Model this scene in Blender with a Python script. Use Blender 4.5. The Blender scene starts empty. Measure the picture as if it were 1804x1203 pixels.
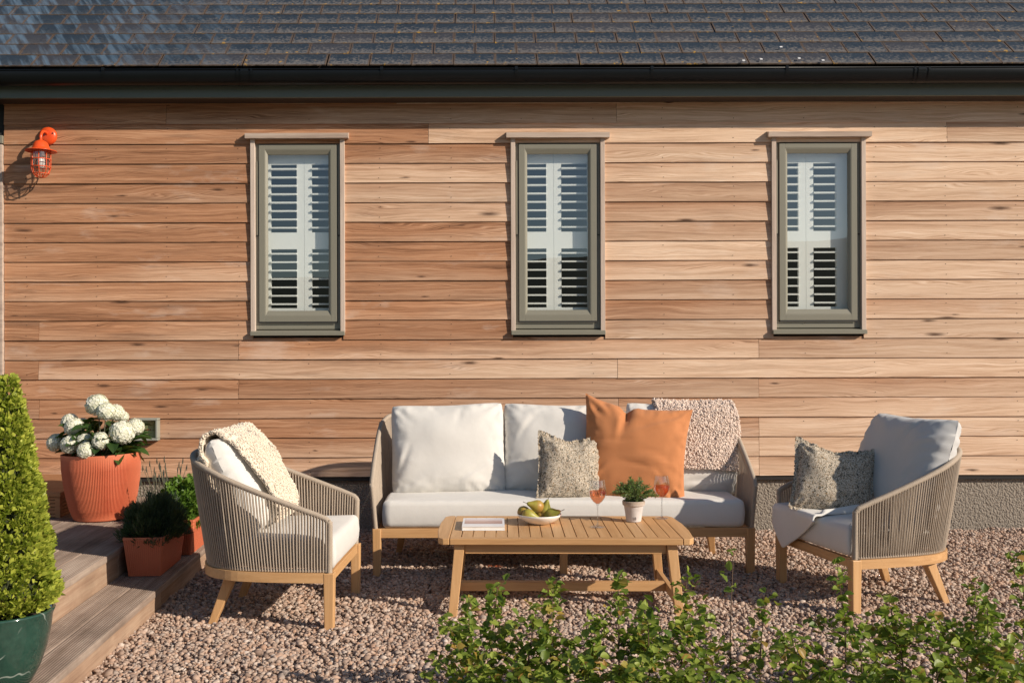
import bpy, math, random
import numpy as np
from mathutils import Vector, Matrix, noise as mnoise
random.seed(11); rng = np.random.default_rng(11)
C = bpy.context.scene.collection
SC = bpy.context.scene
PI = math.pi
R = math.radians

# ------------------------------------------------------------------ camera, sky, sun, exposure
FPX, CX, CY = 1750.0, 845.0, 620.0        # focal length and vanishing point, in pixels of the 1804 x 1203 photograph
D, H = 6.63, 1.19                          # metres from camera to wall, height of the lens
cam = bpy.data.cameras.new('camera')
cam.sensor_width = 36; cam.lens = 36 * FPX / 1804
cam.shift_x = (902 - CX) / 1804; cam.shift_y = (CY - 601.5) / 1804
cam.clip_start = .05; cam.clip_end = 600
co = bpy.data.objects.new('camera', cam); C.objects.link(co)
co.location = (0, -D, H)
co.rotation_euler = (R(90), R(.17), 0)
SC.camera = co
SUN_EL, SUN_A = 26.0, 59.0                 # elevation; angle from the wall's normal towards the right
w = bpy.data.worlds.new('World'); SC.world = w; w.use_nodes = True
nt = w.node_tree; bg = nt.nodes['Background']
sky = nt.nodes.new('ShaderNodeTexSky'); sky.sky_type = 'NISHITA'; sky.sun_disc = False
sky.sun_elevation = R(SUN_EL); sky.sun_rotation = R(180 - SUN_A)
sky.air_density = 1.0; sky.dust_density = .6; sky.ozone_density = 1.5
nt.links.new(sky.outputs[0], bg.inputs[0]); bg.inputs[1].default_value = .078
sl = bpy.data.lights.new('sun', 'SUN'); sl.energy = 4.5; sl.angle = R(.6); sl.color = (1, .88, .74)
so = bpy.data.objects.new('sun', sl); C.objects.link(so)
sv = Vector((math.sin(R(SUN_A)) * math.cos(R(SUN_EL)), -math.cos(R(SUN_A)) * math.cos(R(SUN_EL)), math.sin(R(SUN_EL))))
so.location = sv * 20; so.rotation_euler = sv.to_track_quat('Z', 'Y').to_euler()
SC.view_settings.view_transform = 'Standard'; SC.view_settings.look = 'None'
SC.view_settings.exposure = 0.22; SC.view_settings.gamma = 1
SC.view_settings.use_curve_mapping = False

# ------------------------------------------------------------------ helpers
def wx(px, d): return (px - CX) / FPX * d
def wz(py, d): return H - (py - CY) / FPX * d
def W(px, py, d): return Vector((wx(px, d), d - D, wz(py, d)))
def tag(o, label=None, cat=None, group=None, kind=None):
    if label: o['label'] = label
    if cat: o['category'] = cat
    if group: o['group'] = group
    if kind: o['kind'] = kind
    return o
def empty(name, loc=(0, 0, 0), rz=0, parent=None, **k):
    o = bpy.data.objects.new(name, None); C.objects.link(o)
    o.location = loc; o.rotation_euler = (0, 0, rz); o.empty_display_size = .05
    if parent: o.parent = parent
    return tag(o, **k)
def link(name, me, parent=None, loc=None, rot=None, **k):
    o = bpy.data.objects.new(name, me); C.objects.link(o)
    if parent: o.parent = parent
    if loc is not None: o.location = loc
    if rot is not None: o.rotation_euler = rot
    return tag(o, **k)
class MB:
    def __init__(s): s.v = []; s.f = []
    def add(s, vs, fs):
        n = len(s.v); s.v.extend([tuple(a) for a in vs]); s.f.extend([tuple(i + n for i in f) for f in fs])
        return s
    def box(s, x0, x1, y0, y1, z0, z1, M=None):
        vs = [Vector((x, y, z)) for x in (x0, x1) for y in (y0, y1) for z in (z0, z1)]
        if M: vs = [M @ a for a in vs]
        return s.add(vs, [(0, 1, 3, 2), (4, 6, 7, 5), (0, 4, 5, 1), (2, 3, 7, 6), (0, 2, 6, 4), (1, 5, 7, 3)])
    def hexa(s, b, t):                      # bottom four and top four corners, counter-clockwise
        return s.add(list(b) + list(t), [(3, 2, 1, 0), (4, 5, 6, 7)] + [(i, (i + 1) % 4, 4 + (i + 1) % 4, 4 + i) for i in range(4)])
    def tube(s, pts, r, n=6, cap=True, up=None):
        pts = [Vector(p) for p in pts]; m = len(pts)
        rs = r if hasattr(r, '__len__') else [r] * m
        t0 = (pts[1] - pts[0]).normalized()
        a = up.copy() if up else Vector((0, 0, 1)) if abs(t0.z) < .9 else Vector((1, 0, 0))
        u = t0.cross(a).normalized(); vs = []
        for i, p in enumerate(pts):
            t = (pts[min(i + 1, m - 1)] - pts[max(i - 1, 0)]).normalized()
            u = (u - t * u.dot(t)).normalized(); b = t.cross(u)
            for k in range(n):
                an = 2 * PI * k / n
                vs.append(p + (u * math.cos(an) + b * math.sin(an)) * rs[i])
        fs = [(i * n + k, i * n + (k + 1) % n, (i + 1) * n + (k + 1) % n, (i + 1) * n + k) for i in range(m - 1) for k in range(n)]
        if cap: fs += [tuple(range(n))[::-1], tuple((m - 1) * n + k for k in range(n))]
        return s.add(vs, fs)
    def lathe(s, prof, n=32, M=None, rib=0, ribn=0, cap=False):
        vs = []
        for r, z in prof:
            for k in range(n):
                a = 2 * PI * k / n
                rr = r + (rib * math.cos(a * ribn) if ribn else 0)
                p = Vector((rr * math.cos(a), rr * math.sin(a), z)); vs.append(M @ p if M else p)
        m = len(prof)
        fs = [(i * n + k, i * n + (k + 1) % n, (i + 1) * n + (k + 1) % n, (i + 1) * n + k) for i in range(m - 1) for k in range(n)]
        if cap: fs += [tuple(range(n))[::-1], tuple((m - 1) * n + k for k in range(n))]
        return s.add(vs, fs)
    def grid(s, P, nu, nv, closed_u=False):
        vs = [P(i / nu, j / nv) for j in range(nv + 1) for i in range(nu + (0 if closed_u else 1))]
        w_ = nu if closed_u else nu + 1
        fs = [(j * w_ + i, j * w_ + (i + 1) % w_, (j + 1) * w_ + (i + 1) % w_, (j + 1) * w_ + i) for j in range(nv) for i in range(nu)]
        return s.add(vs, fs)
    def mesh(s, name, m, smooth=False):
        me = bpy.data.meshes.new(name); me.from_pydata(s.v, [], s.f)
        if m: me.materials.append(m)
        if smooth: me.polygons.foreach_set('use_smooth', [True] * len(me.polygons))
        me.update(); return me
    def build(s, name, m, parent=None, smooth=False, bevel=0, loc=None, rot=None, **k):
        o = link(name, s.mesh(name, m, smooth), parent, loc, rot, **k)
        if bevel:
            b = o.modifiers.new('bevel', 'BEVEL'); b.width = bevel; b.segments = 2; b.limit_method = 'ANGLE'
        return o
def npmesh(name, V, F, m, smooth=False, attr=None):
    """V (n,3) floats; F (k,3 or 4) ints"""
    me = bpy.data.meshes.new(name); q = F.shape[1]
    me.vertices.add(len(V)); me.vertices.foreach_set('co', V.astype(np.float32).ravel())
    me.loops.add(F.size); me.loops.foreach_set('vertex_index', F.astype(np.int32).ravel())
    me.polygons.add(len(F)); me.polygons.foreach_set('loop_start', np.arange(0, F.size, q, dtype=np.int32))
    if smooth: me.polygons.foreach_set('use_smooth', np.ones(len(F), dtype=bool))
    me.materials.append(m)
    if attr is not None:
        a = me.attributes.new('tone', 'FLOAT', 'FACE'); a.data.foreach_set('value', attr.astype(np.float32))
    me.update(calc_edges=True); return me
def nz(p, sc, seed=0): return mnoise.noise(Vector((p[0] * sc + seed * 7.3, p[1] * sc - seed * 3.1, p[2] * sc + seed)))
def lerp(a, b, t): return a + (b - a) * t
def spline(pts, n):
    pts = [Vector(p) for p in pts]; P = [2 * pts[0] - pts[1]] + pts + [2 * pts[-1] - pts[-2]]; out = []
    seg = len(pts) - 1
    for i in range(n):
        t = i / (n - 1) * seg; k = min(int(t), seg - 1); t -= k
        a, b, c, d = P[k:k + 4]
        out.append(.5 * ((2 * b) + (c - a) * t + (2 * a - 5 * b + 4 * c - d) * t * t + (3 * b - a - 3 * c + d) * t ** 3))
    return out
def resample(pts, n):
    L = [0]
    for a, b in zip(pts, pts[1:]): L.append(L[-1] + (b - a).length)
    out = []; k = 0
    for i in range(n):
        s = L[-1] * i / (n - 1)
        while k < len(L) - 2 and L[k + 1] < s: k += 1
        t = (s - L[k]) / max(1e-9, L[k + 1] - L[k]); out.append(pts[k].lerp(pts[k + 1], min(1, t)))
    return out

# ------------------------------------------------------------------ materials
def nd(t, kind, ins=None, **at):
    n = t.nodes.new(kind)
    for k, v in at.items(): setattr(n, k, v)
    for k, v in (ins or {}).items():
        if isinstance(v, bpy.types.NodeSocket): t.links.new(v, n.inputs[k])
        else: n.inputs[k].default_value = v
    return n
def mth(t, op, a, b=0.0, c=None, clamp=False):
    ins = {0: a, 1: b}
    if c is not None: ins[2] = c
    return nd(t, 'ShaderNodeMath', ins, operation=op, use_clamp=clamp).outputs[0]
def vmul(t, v, s): return nd(t, 'ShaderNodeVectorMath', {0: v, 1: s}, operation='MULTIPLY').outputs[0]
def vadd(t, v, s): return nd(t, 'ShaderNodeVectorMath', {0: v, 1: s}, operation='ADD').outputs[0]
def noi(t, v, sc=1, det=4, ro=.55, dist=0): return nd(t, 'ShaderNodeTexNoise', {'Vector': v, 'Scale': sc, 'Detail': det, 'Roughness': ro, 'Distortion': dist}).outputs['Fac']
def rmp(t, f, stops, interp='LINEAR'):
    n = nd(t, 'ShaderNodeValToRGB', {'Fac': f}); e = n.color_ramp.elements; n.color_ramp.interpolation = interp
    while len(e) < len(stops): e.new(.5)
    for el, (p, c) in zip(e, stops):
        el.position = p; el.color = (c, c, c, 1) if not hasattr(c, '__len__') else (*c, 1)
    return n.outputs[0]
def mixc(t, f, a, b, bt='MIX'):
    n = nd(t, 'ShaderNodeMix', None, data_type='RGBA', blend_type=bt)
    for i, v in ((0, f), (6, a), (7, b)):
        if isinstance(v, bpy.types.NodeSocket): t.links.new(v, n.inputs[i])
        elif i == 0: n.inputs[0].default_value = v
        else: n.inputs[i].default_value = (*v, 1)
    return n.outputs[2]
def bump(t, h, st=.3, dist=.01): return nd(t, 'ShaderNodeBump', {'Height': h, 'Strength': st, 'Distance': dist}).outputs[0]
def newmat(name):
    m = bpy.data.materials.new(name); m.use_nodes = True; t = m.node_tree
    return m, t, t.nodes['Principled BSDF']
def setp(t, p, **k):
    for a, v in k.items():
        a = a.replace('_', ' ')
        if isinstance(v, bpy.types.NodeSocket): t.links.new(v, p.inputs[a])
        elif hasattr(v, '__len__') and len(v) == 3 and a != 'Normal': p.inputs[a].default_value = (*v, 1)
        else: p.inputs[a].default_value = v
def pos(t): return nd(t, 'ShaderNodeNewGeometry').outputs['Position']
def oco(t): return nd(t, 'ShaderNodeTexCoord').outputs['Object']
def rnd(t): return nd(t, 'ShaderNodeObjectInfo').outputs['Random']
def sep(t, v): n = nd(t, 'ShaderNodeSeparateXYZ', {0: v}); return n.outputs
def comb(t, x=0.0, y=0.0, z=0.0): return nd(t, 'ShaderNodeCombineXYZ', {0: x, 1: y, 2: z}).outputs[0]
def simple(name, col, rough=.6, var=.15, nsc=8, bst=.1, bsc=60, **k):
    m, t, p = newmat(name); v = oco(t)
    f = noi(t, v, nsc, 5)
    c = mixc(t, f, tuple(a * (1 - var) for a in col), tuple(min(1, a * (1 + var)) for a in col))
    setp(t, p, Base_Color=c, Roughness=rough, Normal=bump(t, noi(t, v, bsc, 4), bst, .003), **k)
    return m

def m_cedar():
    m, t, p = newmat('cedar_cladding'); P = pos(t); O = oco(t); r = rnd(t)
    x, y, z = sep(t, P)[:]; oz = sep(t, O)[2]
    off = comb(t, mth(t, 'MULTIPLY', r, 37.0), mth(t, 'MULTIPLY', r, 91.0), mth(t, 'MULTIPLY', r, 53.0))
    Pn = vadd(t, comb(t, x, 0.0, z), off)
    warp = noi(t, vmul(t, Pn, (1.3, 1, 9)), 1, 2, .5)
    z2 = mth(t, 'ADD', mth(t, 'MULTIPLY', sep(t, Pn)[2], 1.0), mth(t, 'MULTIPLY', warp, .11))
    Pg = comb(t, sep(t, Pn)[0], mth(t, 'MULTIPLY', r, 9.0), z2)
    grain = noi(t, vmul(t, Pg, (1.1, 1, 70)), 1, 6, .62)
    fine = noi(t, vmul(t, Pg, (7, 1, 330)), 1, 4, .7)
    # cathedral figure
    wv = nd(t, 'ShaderNodeTexWave', {'Vector': vmul(t, Pg, (.22, 1, 9)), 'Scale': 6.0, 'Distortion': 3.5, 'Detail': 3.0, 'Detail Scale': .7}, bands_direction='Z').outputs['Fac']
    fig = mth(t, 'MULTIPLY', wv, noi(t, vmul(t, Pn, (.7, 1, 4)), 1, 2))
    g = mth(t, 'ADD', mth(t, 'MULTIPLY', grain, .72), mth(t, 'MULTIPLY', fig, .34))
    g = mth(t, 'ADD', g, mth(t, 'MULTIPLY', mth(t, 'SUBTRACT', fine, .5), .45))
    g = mth(t, 'ADD', .5, mth(t, 'MULTIPLY', mth(t, 'SUBTRACT', g, .5), 1.05))
    warm = rmp(t, g, [(.22, (.175, .079, .040)), (.40, (.40, .193, .099)), (.56, (.545, .286, .158)), (.76, (.71, .45, .282))])
    pale = rmp(t, g, [(.22, (.40, .237, .145)), (.40, (.645, .437, .292)), (.58, (.78, .577, .42)), (.78, (.88, .725, .58))])
    xf = mth(t, 'ADD', mth(t, 'MULTIPLY', x, .235), .42)
    xf = mth(t, 'ADD', xf, mth(t, 'MULTIPLY', mth(t, 'SUBTRACT', r, .5), 1.0))
    xf = mth(t, 'ADD', xf, mth(t, 'MULTIPLY', mth(t, 'SUBTRACT', noi(t, vmul(t, Pn, (.9, 1, 5)), 1, 3), .5), 1.0))
    # exposed lower edge is bleached, the lapped upper edge keeps its red
    xf = mth(t, 'ADD', xf, mth(t, 'MULTIPLY', mth(t, 'SUBTRACT', .06, oz), 4.2))
    c = mixc(t, mth(t, 'MULTIPLY', xf, 1.0, clamp=True), warm, pale)
    r2 = mth(t, 'FRACT', mth(t, 'MULTIPLY', r, 7.13))
    c = mixc(t, 1.0, c, comb(t, mth(t, 'ADD', .84, mth(t, 'MULTIPLY', r2, .26)), mth(t, 'ADD', .83, mth(t, 'MULTIPLY', r2, .28)), mth(t, 'ADD', .83, mth(t, 'MULTIPLY', r2, .29))), 'MULTIPLY')
    wh = rmp(t, noi(t, vmul(t, Pn, (2.2, 1, 7)), 1, 5, .6), [(.58, 0), (.75, 1)])
    c = mixc(t, mth(t, 'MULTIPLY', wh, .4), c, (.74, .61, .51))
    # dark weather stains
    st = rmp(t, noi(t, vmul(t, Pn, (1.6, 1, 16)), 1, 5, .65), [(.52, 0), (.70, 1)])
    stm = mth(t, 'MULTIPLY', st, mth(t, 'SUBTRACT', 1.05, mth(t, 'ADD', mth(t, 'MULTIPLY', x, .12), .45)), clamp=True)
    c = mixc(t, mth(t, 'MULTIPLY', stm, .55), c, (.17, .095, .06))
    # knots
    vo = nd(t, 'ShaderNodeTexVoronoi', {'Vector': comb(t, mth(t, 'MULTIPLY', sep(t, Pn)[0], 1.5), mth(t, 'MULTIPLY', sep(t, Pn)[2], 8.0), 0.0), 'Scale': 1.0, 'Randomness': 1.0}, feature='F1', voronoi_dimensions='2D')
    kd = mth(t, 'ADD', vo.outputs['Distance'], mth(t, 'MULTIPLY', mth(t, 'SUBTRACT', noi(t, vmul(t, Pn, (20, 1, 60)), 1, 2), .5), .06))
    on = mth(t, 'GREATER_THAN', sep(t, vo.outputs['Color'])[0], .78)
    kn = mth(t, 'MULTIPLY', rmp(t, mth(t, 'DIVIDE', kd, mth(t, 'ADD', .35, mth(t, 'MULTIPLY', sep(t, vo.outputs['Color'])[1], 1.1))), [(.02, 1), (.10, 0)]), on)
    c = mixc(t, mth(t, 'MULTIPLY', kn, .9), c, (.075, .035, .02))
    hb = mth(t, 'ADD', mth(t, 'MULTIPLY', grain, .6), mth(t, 'MULTIPLY', fine, .5))
    setp(t, p, Base_Color=c, Roughness=.78, Normal=bump(t, hb, .35, .004)); p.inputs['Specular IOR Level'].default_value = .25
    return m
def m_wood(name, cols, axis=0, rough=.6, scl=1.0, bst=.2, spec=.4, stain=0):
    """grain runs along the object axis given"""
    m, t, p = newmat(name); O = oco(t); r = rnd(t)
    off = comb(t, mth(t, 'MULTIPLY', r, 17.0), mth(t, 'MULTIPLY', r, 31.0), mth(t, 'MULTIPLY', r, 23.0))
    s = [38 * scl] * 3; s[axis] = 1.6 * scl; s2 = [190 * scl] * 3; s2[axis] = 6 * scl
    v = vadd(t, O, off)
    v = vadd(t, v, vmul(t, nd(t, 'ShaderNodeTexNoise', {'Vector': v, 'Scale': 2.2}).outputs['Color'], (.03, .03, .03)))
    g = mth(t, 'ADD', mth(t, 'MULTIPLY', noi(t, vmul(t, v, s), 1, 5, .6), .7), mth(t, 'MULTIPLY', noi(t, vmul(t, v, s2), 1, 3, .6), .3))
    g = mth(t, 'ADD', g, mth(t, 'MULTIPLY', mth(t, 'SUBTRACT', r, .5), .12))
    c = rmp(t, g, [(.3, cols[0]), (.5, cols[1]), (.7, cols[2])])
    if stain: c = mixc(t, mth(t, 'MULTIPLY', rmp(t, noi(t, O, 3.5, 5, .65), [(.45, 0), (.7, 1)]), stain), c, tuple(a * .45 for a in cols[0]))
    setp(t, p, Base_Color=c, Roughness=rough, Normal=bump(t, g, bst, .002)); p.inputs['Specular IOR Level'].default_value = spec
    return m
def m_slate():
    m, t, p = newmat('slate'); P = pos(t); O = oco(t); r = rnd(t)
    x = sep(t, P)[0]; oy = sep(t, O)[1]; ox = sep(t, O)[0]
    off = comb(t, mth(t, 'MULTIPLY', r, 37.0), mth(t, 'MULTIPLY', r, 11.0), 0.0); v = vadd(t, O, off)
    base = mixc(t, noi(t, vmul(t, v, (7, 2.5, 7)), 1, 5), (.014, .024, .038), (.034, .049, .067))
    base = mixc(t, mth(t, 'MULTIPLY', mth(t, 'GREATER_THAN', r, .76), .6), base, (.055, .052, .058))
    # sky reflection painted into the colour: blue streaks on the clean left slates
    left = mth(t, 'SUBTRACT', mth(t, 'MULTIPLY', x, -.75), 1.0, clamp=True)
    sky_refl = rmp(t, noi(t, comb(t, mth(t, 'ADD', mth(t, 'MULTIPLY', x, 16.0), mth(t, 'MULTIPLY', oy, 9.0)), mth(t, 'MULTIPLY', oy, 2.0), r), 1, 4), [(.46, 0), (.62, 1)])
    base = mixc(t, mth(t, 'MULTIPLY', mth(t, 'MULTIPLY', left, sky_refl), .62), base, (.13, .21, .30))
    # lichen and dirt on the rest: grey-brown crust, strongest at lower edges
    dirty = mth(t, 'SUBTRACT', 1.0, mth(t, 'MULTIPLY', left, .85))
    e = mth(t, 'SUBTRACT', 1.0, mth(t, 'MULTIPLY', oy, 7.5), clamp=True)
    sp = noi(t, v, 55, 6, .7)
    cr = rmp(t, mth(t, 'ADD', sp, mth(t, 'MULTIPLY', e, .22)), [(.56, 0), (.72, 1)])
    base = mixc(t, mth(t, 'MULTIPLY', mth(t, 'MULTIPLY', cr, dirty), .6), base, (.19, .175, .165))
    side = mth(t, 'ABSOLUTE', ox)
    edge = rmp(t, mth(t, 'ADD', mth(t, 'MAXIMUM', mth(t, 'SUBTRACT', side, .122), mth(t, 'SUBTRACT', .012, oy)), mth(t, 'MULTIPLY', mth(t, 'SUBTRACT', noi(t, v, 40, 4), .5), .025)), [(0.0, 0), (.008, 1)])
    base = mixc(t, mth(t, 'MULTIPLY', edge, mth(t, 'ADD', .45, mth(t, 'MULTIPLY', noi(t, v, 12, 3), .8))), base, (.11, .075, .052))
    ye = mth(t, 'MULTIPLY', rmp(t, mth(t, 'ADD', noi(t, v, 22, 4, .6), mth(t, 'MULTIPLY', e, .13)), [(.73, 0), (.79, 1)]), dirty)
    ym = rmp(t, noi(t, comb(t, x, 0.0, 0.0), .8, 1), [(.35, 0), (.5, 1)])
    base = mixc(t, mth(t, 'MULTIPLY', mth(t, 'MULTIPLY', ye, ym), .9), base, (.42, .24, .04))
    rg = mth(t, 'ADD', .5, mth(t, 'MULTIPLY', cr, .35)); p.inputs['Specular IOR Level'].default_value = .3
    setp(t, p, Base_Color=base, Roughness=rg, Normal=bump(t, mth(t, 'ADD', sp, mth(t, 'MULTIPLY', noi(t, v, 9, 3), .8)), .45, .004))
    return m
def schlick(t):
    g = nd(t, 'ShaderNodeNewGeometry')
    c = mth(t, 'ABSOLUTE', nd(t, 'ShaderNodeVectorMath', {0: g.outputs['Normal'], 1: g.outputs['Incoming']}, operation='DOT_PRODUCT').outputs['Value'])
    return mth(t, 'ADD', .04, mth(t, 'MULTIPLY', mth(t, 'POWER', mth(t, 'SUBTRACT', 1.0, c, clamp=True), 5.0), .96))
def m_glass():
    m, t, p = newmat('window_glass'); out = t.nodes['Material Output']
    fr = schlick(t)
    f = mth(t, 'ADD', mth(t, 'MULTIPLY', fr, 1.6), .11, clamp=True)
    bp = bump(t, noi(t, pos(t), 1.4, 2), .02, .02)
    gl = nd(t, 'ShaderNodeBsdfGlossy', {'Color': (.93, .97, 1, 1), 'Roughness': 0.0, 'Normal': bp}).outputs[0]
    tr = nd(t, 'ShaderNodeBsdfTransparent', {'Color': (.96, .98, .96, 1)}).outputs[0]
    mx = nd(t, 'ShaderNodeMixShader', {0: f, 1: tr, 2: gl}).outputs[0]
    t.links.new(mx, out.inputs[0]); return m
def m_thin_glass(name, tint=(.97, .98, .98), add=.02, mul=1.2):
    m, t, p = newmat(name); out = t.nodes['Material Output']
    fr = schlick(t)
    f = mth(t, 'MINIMUM', mth(t, 'ADD', mth(t, 'MULTIPLY', fr, mul), add), .34)
    gl = nd(t, 'ShaderNodeBsdfGlossy', {'Color': (1, 1, 1, 1), 'Roughness': .03}).outputs[0]
    tr = nd(t, 'ShaderNodeBsdfTransparent', {'Color': (*tint, 1)}).outputs[0]
    t.links.new(nd(t, 'ShaderNodeMixShader', {0: f, 1: tr, 2: gl}).outputs[0], out.inputs[0]); return m
def m_fabric(name, col, weave=900, bst=.25, rough=.95, var=.08, sheen=.15):
    m, t, p = newmat(name); O = oco(t)
    x, y, z = sep(t, O)[:]
    a = mth(t, 'SINE', mth(t, 'MULTIPLY', x, float(weave))); b = mth(t, 'SINE', mth(t, 'MULTIPLY', z, float(weave)))
    wv = mth(t, 'MULTIPLY', a, b)
    f = mth(t, 'ADD', mth(t, 'MULTIPLY', noi(t, O, 14, 5), .6), mth(t, 'MULTIPLY', noi(t, vmul(t, O, (400, 400, 40)), 1, 2), .4))
    c = mixc(t, f, tuple(q * (1 - var) for q in col), tuple(min(1, q * (1 + var)) for q in col))
    h = mth(t, 'ADD', mth(t, 'MULTIPLY', wv, .12), mth(t, 'MULTIPLY', noi(t, O, 18, 4, .5), 1.0))
    setp(t, p, Base_Color=c, Roughness=rough, Normal=bump(t, h, bst, .006), Sheen_Weight=sheen)
    p.inputs['Specular IOR Level'].default_value = .15
    return m
def m_floral():
    m, t, p = newmat('leaf_print_cotton'); O = oco(t)
    v = vadd(t, O, vmul(t, nd(t, 'ShaderNodeTexNoise', {'Vector': O, 'Scale': 60.0}).outputs['Color'], (.006, .006, .006)))
    n1 = noi(t, v, 105, 0, .4, 1.0); n2 = noi(t, vadd(t, v, (3, 1, 2)), 120, 0, .4, 1.2)
    l1 = rmp(t, mth(t, 'ABSOLUTE', mth(t, 'SUBTRACT', n1, .5)), [(.05, 1), (.065, 0)])
    l2 = rmp(t, mth(t, 'ABSOLUTE', mth(t, 'SUBTRACT', n2, .5)), [(.03, 1), (.045, 0)])
    c = mixc(t, l2, (.60, .53, .43), (.26, .15, .055)); c = mixc(t, mth(t, 'MULTIPLY', l1, .93), c, (.06, .058, .045))
    setp(t, p, Base_Color=c, Roughness=.9, Normal=bump(t, noi(t, O, 25, 3), .2, .004)); p.inputs['Specular IOR Level'].default_value = .15
    return m
def m_leaf(name, c1, c2, tr=.35, rough=.45, usernd=True):
    m, t, p = newmat(name); out = t.nodes['Material Output']
    if usernd: r = rnd(t)
    else: r = nd(t, 'ShaderNodeAttribute', None, attribute_name='tone').outputs['Fac']
    c = mixc(t, mth(t, 'ADD', mth(t, 'MULTIPLY', r, .8), mth(t, 'MULTIPLY', noi(t, pos(t), 30, 3), .25)), c1, c2)
    setp(t, p, Base_Color=c, Roughness=rough); p.inputs['Specular IOR Level'].default_value = .4
    tl = nd(t, 'ShaderNodeBsdfTranslucent', {'Color': mixc(t, .5, c, (.25, .42, .03))}).outputs[0]
    t.links.new(nd(t, 'ShaderNodeMixShader', {0: tr, 1: p.outputs[0], 2: tl}).outputs[0], out.inputs[0]); return m
def m_gravel():
    m, t, p = newmat('gravel_stones')
    r = nd(t, 'ShaderNodeAttribute', None, attribute_name='tone').outputs['Fac']
    c = rmp(t, r, [(0, (.20, .14, .11)), (.10, (.38, .27, .20)), (.28, (.60, .44, .34)), (.40, (.52, .31, .20)), (.52, (.68, .53, .42)), (.64, (.42, .36, .31)), (.76, (.74, .60, .49)), (.88, (.60, .37, .24)), (1, (.84, .75, .66))])
    c = mixc(t, mth(t, 'ADD', .14, mth(t, 'MULTIPLY', noi(t, pos(t), 130, 4), .5)), c, (.25, .165, .125))
    c = mixc(t, mth(t, 'MULTIPLY', rmp(t, noi(t, pos(t), 1.7, 4), [(.45, 0), (.7, 1)]), .3), c, (.24, .17, .13))
    setp(t, p, Base_Color=c, Roughness=.85, Normal=bump(t, noi(t, pos(t), 300, 3), .3, .002)); return m
def m_render():
    m, t, p = newmat('pebbledash'); P = pos(t)
    v = nd(t, 'ShaderNodeTexVoronoi', {'Vector': P, 'Scale': 85.0}, feature='SMOOTH_F1').outputs['Distance']
    n = noi(t, P, 120, 4, .6)
    c = mixc(t, n, (.20, .165, .13), (.40, .345, .285)); c = mixc(t, mth(t, 'MULTIPLY', noi(t, P, 2.5, 4), .3), c, (.2, .19, .16))
    h = mth(t, 'ADD', mth(t, 'MULTIPLY', v, -1.0), mth(t, 'MULTIPLY', n, .7))
    setp(t, p, Base_Color=c, Roughness=.95, Normal=bump(t, h, 1.0, .012)); return m

CEDAR = m_cedar(); SLATE = m_slate()
TRIMW = m_wood('weathered_trim', [(.40, .31, .25), (.56, .45, .37), (.66, .55, .47)], 2, .8)
TRIMX = m_wood('weathered_cap', [(.36, .27, .22), (.52, .41, .33), (.62, .51, .43)], 0, .8)
TEAK = {a: m_wood('teak_' + n, [(.46, .25, .105), (.58, .335, .15), (.67, .41, .20)], a, .5, 1, .12) for a, n in ((0, 'along_width'), (1, 'along_depth'), (2, 'upright'))}
DECK = m_wood('weathered_decking', [(.19, .135, .10), (.33, .25, .20), (.46, .37, .30)], 1, .85, .8, .4, .2, stain=.45)
DECKR = m_wood('decking_riser', [(.22, .13, .085), (.38, .25, .17), (.52, .38, .27)], 1, .85, .7, .35, .2, stain=.3)
BOXW = m_wood('stained_softwood', [(.24, .10, .04), (.36, .17, .075), (.46, .24, .11)], 0, .7)
GUTTER = simple('black_gutter_plastic', (.006, .007, .008), .3, .2, 5, .05, 40, Specular_IOR_Level=.3)
FASCIA = simple('dark_green_fascia_paint', (.12, .14, .12), .5, .08, 3)
PAINT = simple('sage_grey_window_paint', (.225, .215, .168), .42, .05, 4, .04, 80)
DARKP = simple('dark_frame_rubber', (.02, .02, .02), .6)
WHITE = simple('white_shutter_paint', (.86, .87, .85), .45, .03)
GLASS = m_glass(); RENDER = m_render(); GRAVEL = m_gravel()
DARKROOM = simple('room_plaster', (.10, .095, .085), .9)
TERRA = simple('terracotta_plastic', (.60, .165, .08), .5, .12, 6, .08, 90)
TERRAD = simple('shaded_terracotta_plastic', (.42, .105, .05), .5, .12, 6, .08, 90)  # darker copy of TERRA with shade put into its colour, unused
SOIL = simple('soil', (.045, .03, .02), .95, .4, 30, 1, 60)
ROPE = simple('taupe_rope', (.42, .345, .27), .9, .14, 25, .4, 900)
CREAM = m_fabric('off_white_cushion_fabric', (.68, .66, .62))
GREYF = m_fabric('pale_grey_cushion_fabric', (.56, .555, .54))
ORANGE = m_fabric('burnt_orange_linen', (.53, .215, .088), 1100, .3, var=.1)
THROW = m_fabric('cream_knit_throw', (.72, .70, .66), 700, .3)
WOOL = simple('taupe_wool', (.82, .67, .57), .95, .22, 20, .3, 400, Sheen_Weight=.3)
WOOLC = simple('cream_wool', (.83, .72, .58), .95, .16, 20, .3, 400, Sheen_Weight=.3)
FLORAL = m_floral()
CERAM = simple('white_ceramic', (.80, .77, .73), .25, .03)
WGLASS = m_thin_glass('wine_glass_glass', (.90, .91, .92), mul=2.2, add=.05)
WINE = m_thin_glass('rose_wine', (.97, .55, .38), .02, .6)
LEAFH = m_leaf('hedge_leaf', (.06, .13, .016), (.38, .44, .08), .38)
LEAFBOX = m_leaf('box_leaf', (.15, .22, .02), (.62, .64, .10), .35, usernd=False)
LEAFHY = m_leaf('hydrangea_leaf', (.018, .045, .012), (.05, .10, .02), .15)
LEAFD = m_leaf('thyme_leaf', (.02, .035, .02), (.06, .09, .045), .15, usernd=False)
LEAFP = m_leaf('parsley_leaf', (.05, .12, .015), (.16, .27, .04), .3, usernd=False)
LEAFT = m_leaf('pot_herb_leaf', (.08, .15, .035), (.24, .32, .12), .3, usernd=False)
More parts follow.
